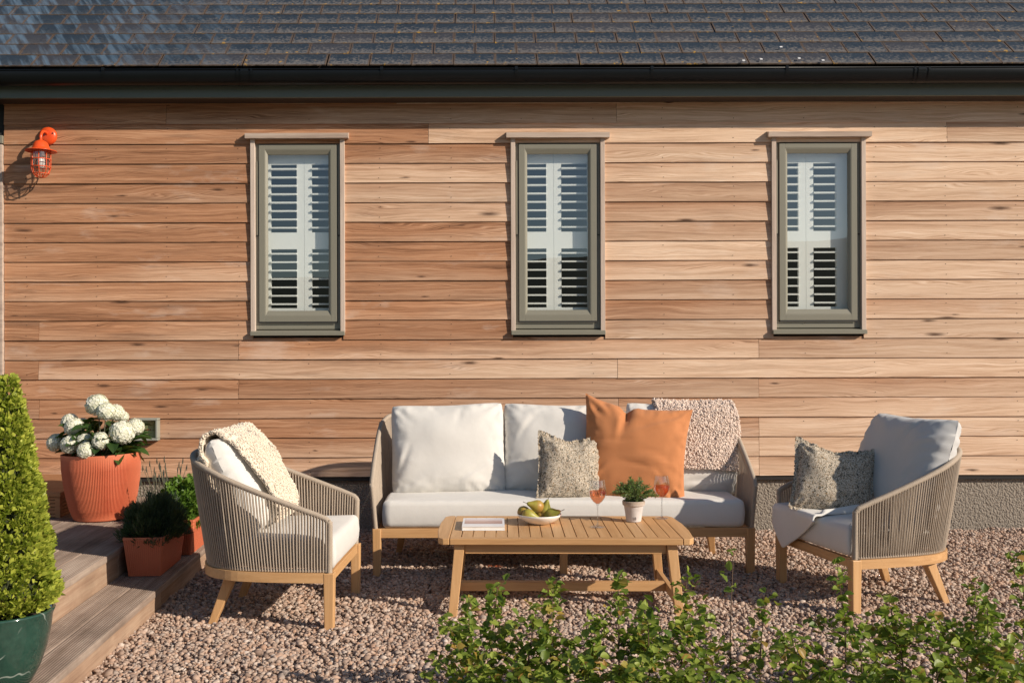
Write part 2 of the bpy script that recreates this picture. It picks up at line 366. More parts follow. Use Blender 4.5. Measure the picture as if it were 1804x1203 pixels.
PETAL = m_leaf('white_petal', (.78, .76, .60), (.92, .90, .82), .25, .6, usernd=False)
BARK = simple('young_bark', (.14, .085, .055), .8, .3, 40)
STALK = simple('dry_stalk', (.10, .10, .06), .8, .3, 40)

# ------------------------------------------------------------------ ground, hills
def ground():
    m, t, p = newmat('rough_grass'); P = pos(t)
    c = mixc(t, noi(t, P, 1.5, 6), (.035, .05, .015), (.07, .09, .03)); setp(t, p, Base_Color=c, Roughness=.95)
    b = MB(); b.grid(lambda u, v: (lerp(-260, 260, u), lerp(-260, 260, v), -.045), 26, 26)
    b.build('ground', m, kind='structure')
    m, t, p = newmat('gravel_bed'); P = pos(t)
    v = nd(t, 'ShaderNodeTexVoronoi', {'Vector': P, 'Scale': 48.0})
    c = rmp(t, sep(t, v.outputs['Color'])[0], [(0, (.22, .14, .11)), (.5, (.42, .30, .24)), (1, (.58, .46, .39))])
    setp(t, p, Base_Color=c, Roughness=.95, Normal=bump(t, mth(t, 'MULTIPLY', v.outputs['Distance'], -1.0), 1, .02))
    b = MB(); b.grid(lambda u, w_: (lerp(-1.95, 7, u), lerp(-9, .06, w_), -.016), 20, 20)
    b.build('gravel_bed', m, kind='structure')
    m, t, p = newmat('far_hill_woodland'); P = pos(t)
    c = mixc(t, noi(t, P, .25, 6), (.012, .02, .008), (.035, .05, .02)); setp(t, p, Base_Color=c, Roughness=1)
    b = MB()
    def hp(u, v):
        x = lerp(-240, 240, u); y = -lerp(84, 190, v)
        h = 15.0 + .08 * max(-130, x) + 1.3 * nz((x, 0, 0), .05) + .6 * nz((x, 0, 3), .25)
        return (x, y, [0, h * .8, h, h * .95][min(3, int(v * 3 + .01))] - .05)
    b.grid(hp, 90, 3); b.build('hills', m, kind='structure', smooth=True)
ground()

def gravel():
    base = []
    ph = (1 + 5 ** .5) / 2
    ico = np.array([(-1, ph, 0), (1, ph, 0), (-1, -ph, 0), (1, -ph, 0), (0, -1, ph), (0, 1, ph), (0, -1, -ph), (0, 1, -ph), (ph, 0, -1), (ph, 0, 1), (-ph, 0, -1), (-ph, 0, 1)], float)
    ico /= np.linalg.norm(ico[0])
    F = np.array([(0, 11, 5), (0, 5, 1), (0, 1, 7), (0, 7, 10), (0, 10, 11), (1, 5, 9), (5, 11, 4), (11, 10, 2), (10, 7, 6), (7, 1, 8), (3, 9, 4), (3, 4, 2), (3, 2, 6), (3, 6, 8), (3, 8, 9), (4, 9, 5), (2, 4, 11), (6, 2, 10), (8, 6, 7), (9, 8, 1)])
    n = 215000
    y = rng.uniform(-3.5, -.0, n); d = y + D
    u = rng.uniform(-.03, 1.03, n); x = ((u * 1804) - CX) / FPX * d
    # even density: accept by depth
    keep = rng.uniform(0, 1, n) < d / 6.63
    edge = -1.44 - .046 * (d - 3.64)                     # edge of the lower step
    keep &= x > edge - .02
    x, y = x[keep], y[keep]; n = len(x)
    s = rng.lognormal(math.log(.0074), .34, n).clip(.004, .018)
    sc = np.stack([s * rng.uniform(.9, 1.5, n), s * rng.uniform(.8, 1.15, n), s * rng.uniform(.6, .95, n)], 1)
    a = rng.uniform(0, 2 * PI, n); b = rng.uniform(-.6, .6, n)
    V = ico[None] * (1 + rng.uniform(-.3, .28, (n, 12, 1))) * sc[:, None, :]
    cb, sb = np.cos(b)[:, None], np.sin(b)[:, None]
    X, Y, Z = V[..., 0], V[..., 1], V[..., 2]
    X, Z = X * cb + Z * sb, -X * sb + Z * cb
    ca, sa = np.cos(a)[:, None], np.sin(a)[:, None]
    X, Y = X * ca - Y * sa, X * sa + Y * ca
    und = .006 * np.sin(x * 5.1 + 1) * np.cos(y * 4.3) + .004 * np.sin(x * 13 + y * 9)
    z = rng.uniform(-.012, .008, n) + und
    V = np.stack([X + x[:, None], Y + y[:, None], Z + z[:, None]], 2).reshape(-1, 3)
    FF = (F[None] + (np.arange(n) * 12)[:, None, None]).reshape(-1, 3)
    tone = np.repeat(rng.uniform(0, 1, n), 20)
    o = link('gravel', npmesh('gravel', V, FF, GRAVEL, attr=tone), label='pinkish beige crushed stone gravel covering the ground in front of the house', cat='gravel', kind='stuff')
gravel()

# ------------------------------------------------------------------ house
house = empty('house', (0, 0, 0), label='single storey cedar clad house with slate roof behind the garden furniture', cat='house')
S = FPX / D                                     # pixels per metre on the wall
def X_(px): return (px - CX) / S
def Z_(py): return H + (CY - py) / S
BZ0 = Z_(838.2); BP = 34.42 / S                 # bottom of the lowest board, board pitch
WINX = [-1.208, .523, 2.258]; WHW = .300        # window centres and half opening
WZ0, WZ1 = 1.312, 2.622
wall = empty('wall', (0, 0, 0), parent=house)
XL, XR = -3.166, 5.2
joints = {0: [1336], 1: [1336], 2: [1336, 421], 3: [70, 1089], 4: [421, 1336], 5: [69, 1087.5], 6: [421, 1336], 7: [70, 1065.7], 18: [295, 1087], 17: [756, 1668], 8: [], 19: [700]}
JX = [70, 421, 756, 1087, 1336, 1667]
for row in range(20):
    z0 = BZ0 + row * BP; z1 = z0 + BP
    cuts = [XL] + sorted(X_(p) for p in joints.get(row, [])) + [X_(1667) + .93 * (1 + row % 2), XR]
    if row in (7, 17): pass
    segs = []
    for a, b in zip(cuts, cuts[1:]):
        parts = [(a, b)]
        if z1 > WZ0 + .03 and z0 < WZ1 - .05:
            for wc in WINX:
                np_ = []
                for (p, q) in parts:
                    if q <= wc - WHW or p >= wc + WHW: np_.append((p, q)); continue
                    if p < wc - WHW - .02: np_.append((p, wc - WHW))
                    if q > wc + WHW + .02: np_.append((wc + WHW, q))
                parts = np_
        segs += parts
    for (a, b) in segs:
        if b - a < .02: continue
        g = .0012; L = (b - a) / 2 - g
        dy = random.uniform(-.0012, .0012)
        n = max(2, int((b - a) / .12)); vs = []; fs = []
        for i in range(n + 1):
            x = lerp(-L, L, i / n); wob = .0012 * nz((x * 2 + a, row, 0), 1.5)
            vs += [(x, 0, .004 + wob), (x, -.0155 + dy + wob, wob), (x, -.0055 + dy, BP + .012), (x, .004, BP + .012)]
        for i in range(n):
            k = i * 4
            fs += [(k + 1, k + 5, k + 6, k + 2), (k, k + 4, k + 5, k + 1), (k + 2, k + 6, k + 7, k + 3)]
        fs += [(0, 1, 2, 3), (n * 4 + 3, n * 4 + 2, n * 4 + 1, n * 4)]
        MB().add(vs, fs).build('board', CEDAR, wall, loc=((a + b) / 2, 0, z0))
# sheathing behind the boards, with openings
b = MB()
xs = [XL - 1.2] + sum([[c - WHW, c + WHW] for c in WINX], []) + [XR]
for i in range(0, len(xs), 2): b.box(xs[i], xs[i + 1], .006, .16, BZ0 + .005, 3.0)
for c in WINX:
    b.box(c - WHW, c + WHW, .006, .16, BZ0 + .005, WZ0); b.box(c - WHW, c + WHW, .006, .16, WZ1, 3.0)
b.build('sheathing', simple('dark_membrane', (.02, .02, .02), .9), wall)
# nails
b = MB()
for row in range(20):
    for k in range(-2, 17):
        x = X_(421) + (k - 2) * .4715
        if x < XL + .03 or x > XR or any(abs(x - c) < WHW + .01 and 7 < row < 18 for c in WINX): continue
        for zz in (.03, .1):
            if random.random() < .25: continue
            y = lerp(-.0155, -.0055, zz / .142) - .0022
            z = BZ0 + row * BP + zz; xx = x + random.uniform(-.008, .008)
            b.add([(xx + .0032 * math.cos(a * PI / 3), y, z + .0032 * math.sin(a * PI / 3)) for a in range(6)], [tuple(range(6))[::-1]])
b.build('nail', simple('rusty_nail', (.09, .05, .03), .6), wall, kind='stuff')
# plinth
b = MB(); b.box(-6, XR, .022, .3, -.06, BZ0 + .003); b.build('plinth', RENDER, house)
b = MB(); b.box(XL, XR, -.006, .021, BZ0 - .03, BZ0 + .004); b.build('drip_batten', simple('black_mesh_batten', (.015, .013, .012), .8), wall)
# dark room behind the windows
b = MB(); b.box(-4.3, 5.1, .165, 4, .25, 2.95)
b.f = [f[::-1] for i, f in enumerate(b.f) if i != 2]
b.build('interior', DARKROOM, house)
# soffit, fascia, gutter
EZ = 2.845
b = MB(); b.box(-6, XR, -.155, .004, EZ + .004, EZ + .014); b.box(-6, XR, -.1555, -.012, EZ + .0145, 3.07); b.build('soffit', simple('dark_soffit_paint', (.05, .035, .028), .6), house)
b = MB(); b.box(-6, XR, -.178, -.156, EZ, 3.02); b.build('fascia', FASCIA, house, bevel=.003)
gut = empty('gutter', (0, 0, 0), parent=house)
GY, GZ, GR = -.236, 2.995, .056
b = MB()
def gp(u, v):
    a = lerp(-8, 188, v); x = lerp(-6, XR, u); r = GR
    return (x, GY - r * math.cos(R(a)) * 1.0, GZ - r * 1.55 * max(0, math.sin(R(a))) ** .8 if a > 0 and a < 180 else GZ + .004)
b.grid(gp, 60, 28)
b.tube([(-6, GY - GR, GZ + .002), (XR, GY - GR, GZ + .002)], .0045, 8)
b.build('channel', GUTTER, gut, smooth=True)
def gbr(px):
    x = wx(px, D - .29); b = MB()
    pts = [Vector((x, GY - (GR + .004) * math.cos(R(a)), GZ + .008 - (GR * 1.55 + .005) * max(0, math.sin(R(a))) ** .8)) for a in range(-5, 190, 12)]
    for p, q in zip(pts, pts[1:]): b.hexa([p + Vector((-.010, 0, 0)), p + Vector((.010, 0, 0)), q + Vector((.010, 0, 0)), q + Vector((-.010, 0, 0))], [p + Vector((-.010, 0, .002)), p + Vector((.010, 0, .002)), q + Vector((.010, 0, .002)), q + Vector((-.010, 0, .002))])
    b.box(x - .009, x + .009, GY - GR - .007, GY - GR + .012, GZ - .006, GZ + .014)
    b.build('bracket', GUTTER, gut)
for px in (-55, 183, 674, 911, 1150, 1388, 1864): gbr(px)
for px in (432, 1626):
    x = wx(px, D - .29); b = MB()
    for dx, ww in ((-.045, .012), (0, .05), (.045, .012)):
        def gq(u, v):
            a = lerp(-5, 185, v)
            return (x + dx + (u - .5) * ww * 1.0, GY - (GR + .005) * math.cos(R(a)), GZ + .004 - (GR * 1.55 + .006) * max(0, math.sin(R(a))) ** .8)
        b.grid(gq, 1, 16)
        b.grid(lambda u, v: Vector(gq(1 - u, v)) * 1 + Vector((0, .004, .003)), 1, 16)
    b.build('gutter_union', GUTTER, gut)
# roof: slates one by one
roof = empty('roof', (0, 0, 0), parent=house)
PITCH = R(42); GA = .157; SW = .2715
EY, EZR = -.243, 3.022
slate_meshes = []
for k in range(8):
    b = MB(); n = 10; hw = SW / 2 - .0022; th = .0065; Ls = .36; vs = []
    cut = random.uniform(-.004, .004)
    for i in range(n + 1):
        x = lerp(-hw, hw, i / n); e = .003 * nz((x * 9, k * 3, 0), 3) + (.007 * random.random() if random.random() < .12 else 0) + cut * i / n
        vs += [(x, e, 0), (x, e + .002, th), (x, Ls, th), (x, Ls, 0)]
    fs = []
    for i in range(n):
        q = i * 4; fs += [(q, q + 4, q + 5, q + 1), (q + 1, q + 5, q + 6, q + 2)]
    fs += [(0, 1, 2, 3), (n * 4 + 3, n * 4 + 2, n * 4 + 1, n * 4)]
    slate_meshes.append(b.add(vs, fs).mesh('slate', SLATE))
x0 = wx(56.5, D - .24) - 5 * SW
for row in range(8):
    for i in range(-1, 34):
        x = x0 + (i + .5 + (.5 if row % 2 else 0)) * SW + random.uniform(-.004, .004)
        if x > 4.35 + row * .06 or x < -3.95 - row * .05: continue
        s = row * GA
        y = EY + s * math.cos(PITCH); z = EZR + s * math.sin(PITCH) + .010
        o = link('slate', random.choice(slate_meshes), roof, loc=(x, y, z), rot=(PITCH - R(1.5) + random.uniform(-.008, .008), random.uniform(-.004, .004), random.uniform(-.008, .008)))
b = MB()
def rf(s, off=0): return (EY + s * math.cos(PITCH) + off * math.sin(PITCH), EZR + s * math.sin(PITCH) - off * math.cos(PITCH))
y1, z1 = rf(.12, .012); y2, z2 = rf(5.2, .012)
b.add([(-6, y1, z1), (6, y1, z1), (6, y2, z2), (-6, y2, z2)], [(0, 1, 2, 3)])
y3, z3 = rf(8 * GA + .1, -.012)
b.add([(-6, y3, z3), (6, y3, z3), (6, y2, z2 + .02), (-6, y2, z2 + .02)], [(0, 1, 2, 3)])
b.add([(-6, y2, z2), (6, y2, z2), (6, y2 + 3.8, z2 - 3.4), (-6, y2 + 3.8, z2 - 3.4)], [(0, 1, 2, 3)])
for (xa, xb) in ((-6, x0 - .0), (4.4, 6)):
    pa, pb = rf(0, .0), rf(5.2, -.014)
    b.add([(xa, pa[0], pa[1]), (xb, pa[0], pa[1]), (xb, pb[0], pb[1]), (xa, pb[0], pb[1])], [(0, 1, 2, 3)])
b.build('roof_deck', simple('slate_underlay', (.03, .035, .04), .7), roof)
for px, py in ((1378, 91), (1343, 115.5), (1410, 114), (1452, 118), (1312, 118)):
    s = (119 - py) / 21.7 * GA; yy, zz = rf(s, -.030)
    d = yy + D; MB().box(-.0085, .0085, -.001, .014, -.001, .002).build('slate_clip', simple('bright_lead_clip', (.8, .8, .8), .5), roof, loc=(wx(px, d), yy, zz), rot=(PITCH, 0, 0))

# windows
def window(cx, stile):
    t = empty('window', (cx, 0, 0), parent=house)
    def zb(py): return Z_(py)
    zt, zbm = zb(245.5), zb(580.5)
    # weathered side trims and cap, proud of the boards
    for s in (-1, 1):
        x = s * .298; MB().box(x - .015, x + .015, -.030, .02, zb(585), zt).build('side_trim', TRIMW, t, bevel=.002)
    b = MB(); n = 16
    def cap(u, v):
        a = [(-.058, zt - .001), (-.062, zt + .031), (.003, zt + .046), (.003, zt - .001)][int(v * 3 + .5)]
        return (lerp(-.342, .342, u), a[0], a[1] + .0015 * nz((u * 6 + cx, 0, 0), 2))
    b.grid(cap, n, 3); b.add([cap(0, k / 3) for k in range(4)], [(3, 2, 1, 0)]); b.add([cap(1, k / 3) for k in range(4)], [(0, 1, 2, 3)])
    b.add([cap(0, 0), cap(1, 0), cap(1, 1), cap(0, 1)], [(0, 3, 2, 1)])
    b.build('cap_board', TRIMX, t)
    # sill
    b = MB(); b.add([(-.312, -.050, zb(590.3)), (.312, -.050, zb(590.3)), (.312, -.050, zb(583.5)), (-.312, -.050, zb(583.5)), (-.312, .02, zb(579.5)), (.312, .02, zb(579.5)), (.312, .02, zb(590.3)), (-.312, .02, zb(590.3))],
                    [(0, 1, 2, 3), (3, 2, 5, 4), (0, 3, 4, 7), (1, 6, 5, 2), (0, 7, 6, 1)]); b.build('sill', PAINT, t, bevel=.002)
    # outer frame
    fx, fz0, fz1 = .2825, zb(579), zb(246)
    ix = .2615; iz0, iz1 = zb(568), zb(253.5)
    b = MB(); b.box(-fx, -ix, -.004, .09, fz0, fz1); b.box(ix, fx, -.004, .09, fz0, fz1)
    b.box(-ix, ix, -.004, .09, fz0, iz0); b.box(-ix, ix, -.004, .09, iz1, fz1)
    b.build('frame', PAINT, t, bevel=.0015)
    # friction vents: thin strips at both sides
    for s in (-1, 1):
        x = s * .272; MB().box(x - .0045, x + .0045, -.0105, -.0045, zb(413.5), zb(284)).build('vent_strip', PAINT, t, bevel=.001)
        MB().box(x - .0065, x + .0065, -.0115, -.0045, zb(415.5), zb(413.8)).build('vent_cap', DARKP, t)
    # sash
    sx = .2585; sz0, sz1 = zb(566), zb(255); gx = .2025; gz0, gz1 = zb(546.5), zb(272)
    b = MB(); m_ = .2195; mz0, mz1 = zb(556), zb(263.5)
    b.box(-sx, -m_, -.017, .05, sz0, sz1); b.box(m_, sx, -.017, .05, sz0, sz1)
    b.box(-m_, m_, -.017, .05, sz0, mz0); b.box(-m_, m_, -.017, .05, mz1, sz1)
    b.build('sash', PAINT, t, bevel=.0015)
    b = MB()                                     # glazing bead, bevelled inwards
    o_ = [(-m_, mz0), (m_, mz0), (m_, mz1), (-m_, mz1)]; i_ = [(-gx, gz0), (gx, gz0), (gx, gz1), (-gx, gz1)]
    vs = [(x, -.0155, z) for x, z in o_] + [(x * .985, -.0155, z) for x, z in [(a[0], a[1] + (.004 if k < 2 else -.004)) for k, a in enumerate(o_)]] + [(x, -.003, z) for x, z in i_] + [(x, .008, z) for x, z in i_]
    fs = []
    for k in range(4):
        j = (k + 1) % 4
        for q in (0, 4, 8): fs.append((q + k, q + j, q + 4 + j, q + 4 + k))
    b.add(vs, fs); b.build('glazing_bead', PAINT, t)
    MB().box(-sx + .001, sx - .001, -.019, -.0172, sz0 - .009, sz0 - .001).build('gap_seal', DARKP, t)
    b = MB(); b.add([(-gx - .003, .0055, gz0 - .003), (gx + .003, .0055, gz0 - .003), (gx + .003, .0055, gz1 + .003), (-gx - .003, .0055, gz1 + .003)], [(0, 1, 2, 3)])
    b.build('pane', GLASS, t)
    # reveal lining inside
    b = MB()
    for (xa, xb, za, zb_) in ((-.30, -.2845, WZ0, WZ1), (.2845, .30, WZ0, WZ1)): b.box(xa, xb, .091, .30, za, zb_)
    b.box(-.2845, .2845, .091, .30, WZ0, fz0 + .02); b.box(-.2845, .2845, .091, .30, fz1 - .02, WZ1)
    b.build('reveal', simple('reveal_plaster', (.55, .56, .54), .8), t)
    # plantation shutter, two leaves
    ys = .052; ds = D + ys; sz = lambda py: wz(py, ds)
    b = MB(); top, bot = sz(262), sz(552); q_ = stile
    sc_ = ds / 6.83
    op = [(sz(289), sz(408.8)), (sz(438), sz(542))]
    x_in, x_out = .050, (.226 if cx < 1 else .205)
    for s in (-1, 1):
        xa, xb = sorted((q_ + s * .0008, q_ + s * x_in)); b.box(xa, xb, ys, ys + .028, bot, top)
        xa, xb = sorted((q_ + s * x_out, s * .2835)); b.box(xa, xb, ys, ys + .028, bot, top) if xb - xa < .2 else None
        xa, xb = sorted((q_ + s * x_in, q_ + s * x_out))
        b.box(xa, xb, ys, ys + .028, op[0][0], top); b.box(xa, xb, ys, ys + .028, op[1][0], op[0][1]); b.box(xa, xb, ys, ys + .028, bot, op[1][1])
    b.build('shutter_frame', WHITE, t)
    lm = MB().box(-(x_out - x_in) / 2 + .001, (x_out - x_in) / 2 - .001, -.029, .029, -.0052, .0052).mesh('louvre', WHITE)
    for hi, lo in op:
        n = 8 if hi > 2 else 7
        pit = 14.77 / FPX * ds
        z = hi - .0305
        while z > lo + .012:
            for s in (-1, 1):
                o = link('louvre', lm, t, loc=(q_ + s * (x_in + x_out) / 2, ys + .014, z), rot=(R(4), 0, 0))
            z -= pit
    return t
for c, q in zip(WINX, (536.8, 976.3, 1420.5)): window(c, (q - CX) / FPX * (D + .052) - c)

# door frame at the far left
dr = empty('door', (XL, 0, 0), label='grey door frame with pale timber edge trim at the far left edge', cat='door')
MB().box(-.021, -.002, -.034, .02, .55, Z_(254)).build('edge_trim', TRIMX, dr, bevel=.002)
MB().box(-.075, -.022, -.012, .05, .4, 2.62).build('frame', simple('dark_grey_door_paint', (.06, .07, .08), .4), dr, bevel=.003)
MB().box(-1.0, -.078, .02, .05, .42, 2.6).build('door_leaf', simple('grey_door_paint', (.2, .22, .23), .4), dr)
MB().box(-.05, -.001, -.032, .0, Z_(252), Z_(238)).build('head_trim', PAINT, dr, bevel=.002)

# ------------------------------------------------------------------ wall lamp
def wall_lamp():
    m = simple('orange_enamel', (.72, .085, .018), .32, .05, 8)
    cage_m = simple('orange_enamel_cage', (.70, .09, .02), .35, .05)
    X, Zp = wx(88, D), Z_(239); e = .112
    t = empty('wall_lamp', (X, -.016, Zp), label='orange caged bulkhead lamp on a curved arm high on the wall at the left', cat='lamp')
    Mx = Matrix.Rotation(R(90), 4, 'X')
    MB().lathe([(.002, .026), (.03, .026), (.052, .020), (.060, .008), (.060, 0)], 32, Mx).build('back_plate', m, t, smooth=True)
    for a in (20, 140, 260):
        MB().tube([(.042 * math.cos(R(a)), -.018, .042 * math.sin(R(a))), (.042 * math.cos(R(a)), -.027, .042 * math.sin(R(a)))], .005, 8).build('screw', DARKP, t)
    ax = -.0; dz = -.052
    MB().tube(spline([(0, -.02, .012), (0, -.055, .018), (0, -.09, .008), (0, -e, -.022), (0, -e, dz)], 20), .0095, 12).build('arm', m, t, smooth=True)
    Md = Matrix.Translation((0, -e, 0))
    MB().lathe([(.010, dz + .006), (.017, dz), (.032, dz - .006), (.045, dz - .02), (.053, dz - .045), (.060, dz - .058), (.098, dz - .068), (.100, dz - .072), (.096, dz - .073), (.058, dz - .064), (.02, dz - .05)], 40, Md).build('shade', m, t, smooth=True)
    zt = dz - .07
    MB().lathe([(.052, zt + .01), (.052, zt - .03), (.050, zt - .10), (.040, zt - .13), (.022, zt - .145), (.001, zt - .15)], 32, Md).build('glass_jar', WGLASS, t, smooth=True)
    MB().lathe([(.0, zt - .115), (.018, zt - .105), (.026, zt - .08), (.022, zt - .05), (.012, zt - .03), (.012, zt)], 16, Md).build('bulb', CERAM, t, smooth=True)
    b = MB()
    for k in range(8):
        a = 2 * PI * k / 8 + .2; c, s = math.cos(a), math.sin(a)
        b.tube([Vector((r * c, -e + r * s, z)) for r, z in ((.060, zt + .012), (.061, zt - .06), (.060, zt - .11), (.050, zt - .145), (.028, zt - .168), (.003, zt - .174))], .0028, 6)
    for zz, r in ((zt - .005, .0615), (zt - .055, .062), (zt - .105, .061), (zt - .148, .048)):
        b.tube([Vector((r * math.cos(2 * PI * k / 24), -e + r * math.sin(2 * PI * k / 24), zz)) for k in range(25)], .0032, 6)
    b.build('cage', cage_m, t, smooth=True)
wall_lamp()

# ------------------------------------------------------------------ small wall box
def wall_box():
    X0, X1 = wx(236, D), wx(283.5, D); z0, z1 = Z_(773), Z_(733.5)
    t = empty('wall_box', ((X0 + X1) / 2, -.016, (z0 + z1) / 2), label='small grey bulkhead box with a glazed front low on the wall behind the white hydrangea', cat='wall box')
    hw, hh = (X1 - X0) / 2, (z1 - z0) / 2; g = simple('grey_green_plastic', (.30, .31, .26), .45)
    b = MB(); b.box(-hw, hw, -.055, 0, hh - .017, hh); b.box(-hw, hw, -.055, 0, -hh, -hh + .017); b.box(-hw, -hw + .017, -.055, 0, -hh + .017, hh - .017); b.box(hw - .017, hw, -.055, 0, -hh + .017, hh - .017)
    b.build('case', g, t, bevel=.005)
    MB().box(-hw + .017, hw - .017, -.016, -.002, -hh + .017, hh - .017).build('panel', simple('pale_yellow_panel', (.52, .50, .32), .5), t)
    dm = simple('orange_indicator', (.55, .10, .03), .5)
    for k, x in enumerate((-.03, -.01, .012, .03, .048)): MB().tube([(x, -.02, -.004), (x, -.016, -.004)], .0058 if k < 4 else .003, 10).build('indicator', dm if k < 4 else DARKP, t)
    MB().box(-hw + .014, hw - .014, -.050, -.048, -hh + .014, hh - .014).build('cover', m_thin_glass('box_cover', (.85, .88, .8), .06, 1.5), t)
wall_box()

# ------------------------------------------------------------------ deck, step, doorstep
YAW = R(2.7)                                  # the deck's edges turn a little left with depth
def deck():
    t = empty('deck', (-1.44, 3.64 - D, 0), YAW, kind='structure')
    H1, H2 = .105, .24; y0, y1 = -1.5, 2.97
    def board(x0, x1, ya, yb, zt, par, th=.028):
        n = 11; w_ = x1 - x0; prof = [(x0, zt - th)]
        prof.append((x0, zt - .004))
        for k in range(n):
            a = x0 + .003 + (w_ - .006) * k / n; c = (w_ - .006) / n
            prof += [(a, zt), (a + c * .55, zt), (a + c * .62, zt - .006), (a + c * .93, zt - .006)]
        prof += [(x1 - .003, zt), (x1, zt - .004), (x1, zt - th)]
        cx_ = (x0 + x1) / 2
        vs = [(x - cx_, ya, z) for x, z in prof] + [(x - cx_, yb, z) for x, z in prof]; m = len(prof)
        fs = [(k, k + m, k + 1 + m, k + 1) for k in range(m - 1)]
        fs += [tuple(range(m)), tuple(range(m, 2 * m))[::-1]]
        MB().add(vs, fs).build('deck_board', DECK, par, loc=(cx_, 0, 0))
    # lower step: two boards and a riser
    board(-.128, -.0, y0, y1, H1, t); board(-.262, -.134, y0, y1, H1, t)
    MB().box(-.022, -.004, y0, 1.0, -.05, H1 - .029).build('riser', DECKR, t, bevel=.002)
    MB().box(-.022, -.004, 1.003, y1, -.05, H1 - .029).build('riser', DECKR, t, bevel=.002)
    MB().box(-.286, -.264, y0, 1.2, -.05, H2 - .029).build('riser', DECKR, t, bevel=.002)
    MB().box(-.286, -.264, 1.203, y1, -.05, H2 - .029).build('riser', DECKR, t, bevel=.002)
    x = -.258
    for k in range(17): board(x - .136, x, y0, y1 + .0, H2, t); x -= .141
deck()
def doorstep():
    x1 = wx(105, 5.73); y0, y1 = 5.73 - D, -.03; x0 = x1 - 1.1; z0, z1 = .241, .388
    t = empty('doorstep', ((x0 + x1) / 2, y0, z0), label='low slatted wooden step box against the wall behind the green cone shrub', cat='step')
    hw = (x1 - x0) / 2; L = y1 - y0
    MB().box(-hw - .004, hw + .004, -.004, L * .5, z1 - z0 - .024, z1 - z0).build('tread_board', BOXW, t, bevel=.003)
    MB().box(-hw - .004, hw + .004, L * .5 + .005, L, z1 - z0 - .024, z1 - z0).build('tread_board', BOXW, t, bevel=.003)
    MB().box(hw - .03, hw, 0, .03, 0, z1 - z0 - .025).build('post', BOXW, t, bevel=.002)
    MB().box(hw - .03, hw, L - .03, L, 0, z1 - z0 - .025).build('post', BOXW, t, bevel=.002)
    sm = MB().box(-hw, hw - .032, 0, .014, 0, .0165).mesh('slat', BOXW)
    for k in range(6): link('slat', sm, t, loc=(0, .006, .004 + k * .0198))
    sm2 = MB().box(0, .014, .032, L - .032, 0, .0165).mesh('side_slat', BOXW)
    for k in range(6): link('side_slat', sm2, t, loc=(hw - .018, 0, .004 + k * .0198))
doorstep()

# ------------------------------------------------------------------ leaves in numpy
def leafcloud(name, P, Nrm, size, mat, asp=.5, fold=.25, spread=.7, sizev=.35, up=.0, shape='leaf'):
    """many small folded leaves (two quads each) at points P pointing along Nrm with scatter"""
    n = len(P); P = np.asarray(P, float); Nrm = np.asarray(Nrm, float)
    d = Nrm + rng.normal(0, spread, (n, 3)); d[:, 2] += up
    d /= np.linalg.norm(d, axis=1)[:, None]
    r = rng.normal(0, 1, (n, 3)); s = np.cross(d, r); s /= np.linalg.norm(s, axis=1)[:, None]
    nn = np.cross(s, d)
    L = size * (1 + rng.uniform(-sizev, sizev, n))[:, None]; Wd = L * asp * .5
    base = P; tip = P + d * L; mid = P + d * L * .5 - nn * L * fold * .25
    l = P + d * L * .52 + s * Wd + nn * L * fold * .3; r_ = P + d * L * .52 - s * Wd + nn * L * fold * .3
    V = np.stack([base, l, tip, r_, mid], 1).reshape(-1, 3)
    F = np.array([(0, 4, 1), (1, 4, 2), (0, 3, 4), (4, 3, 2)])
    FF = (F[None] + (np.arange(n) * 5)[:, None, None]).reshape(-1, 3)
    tone = np.repeat(rng.uniform(0, 1, n), 4)
    return npmesh(name, V, FF, mat, attr=tone)

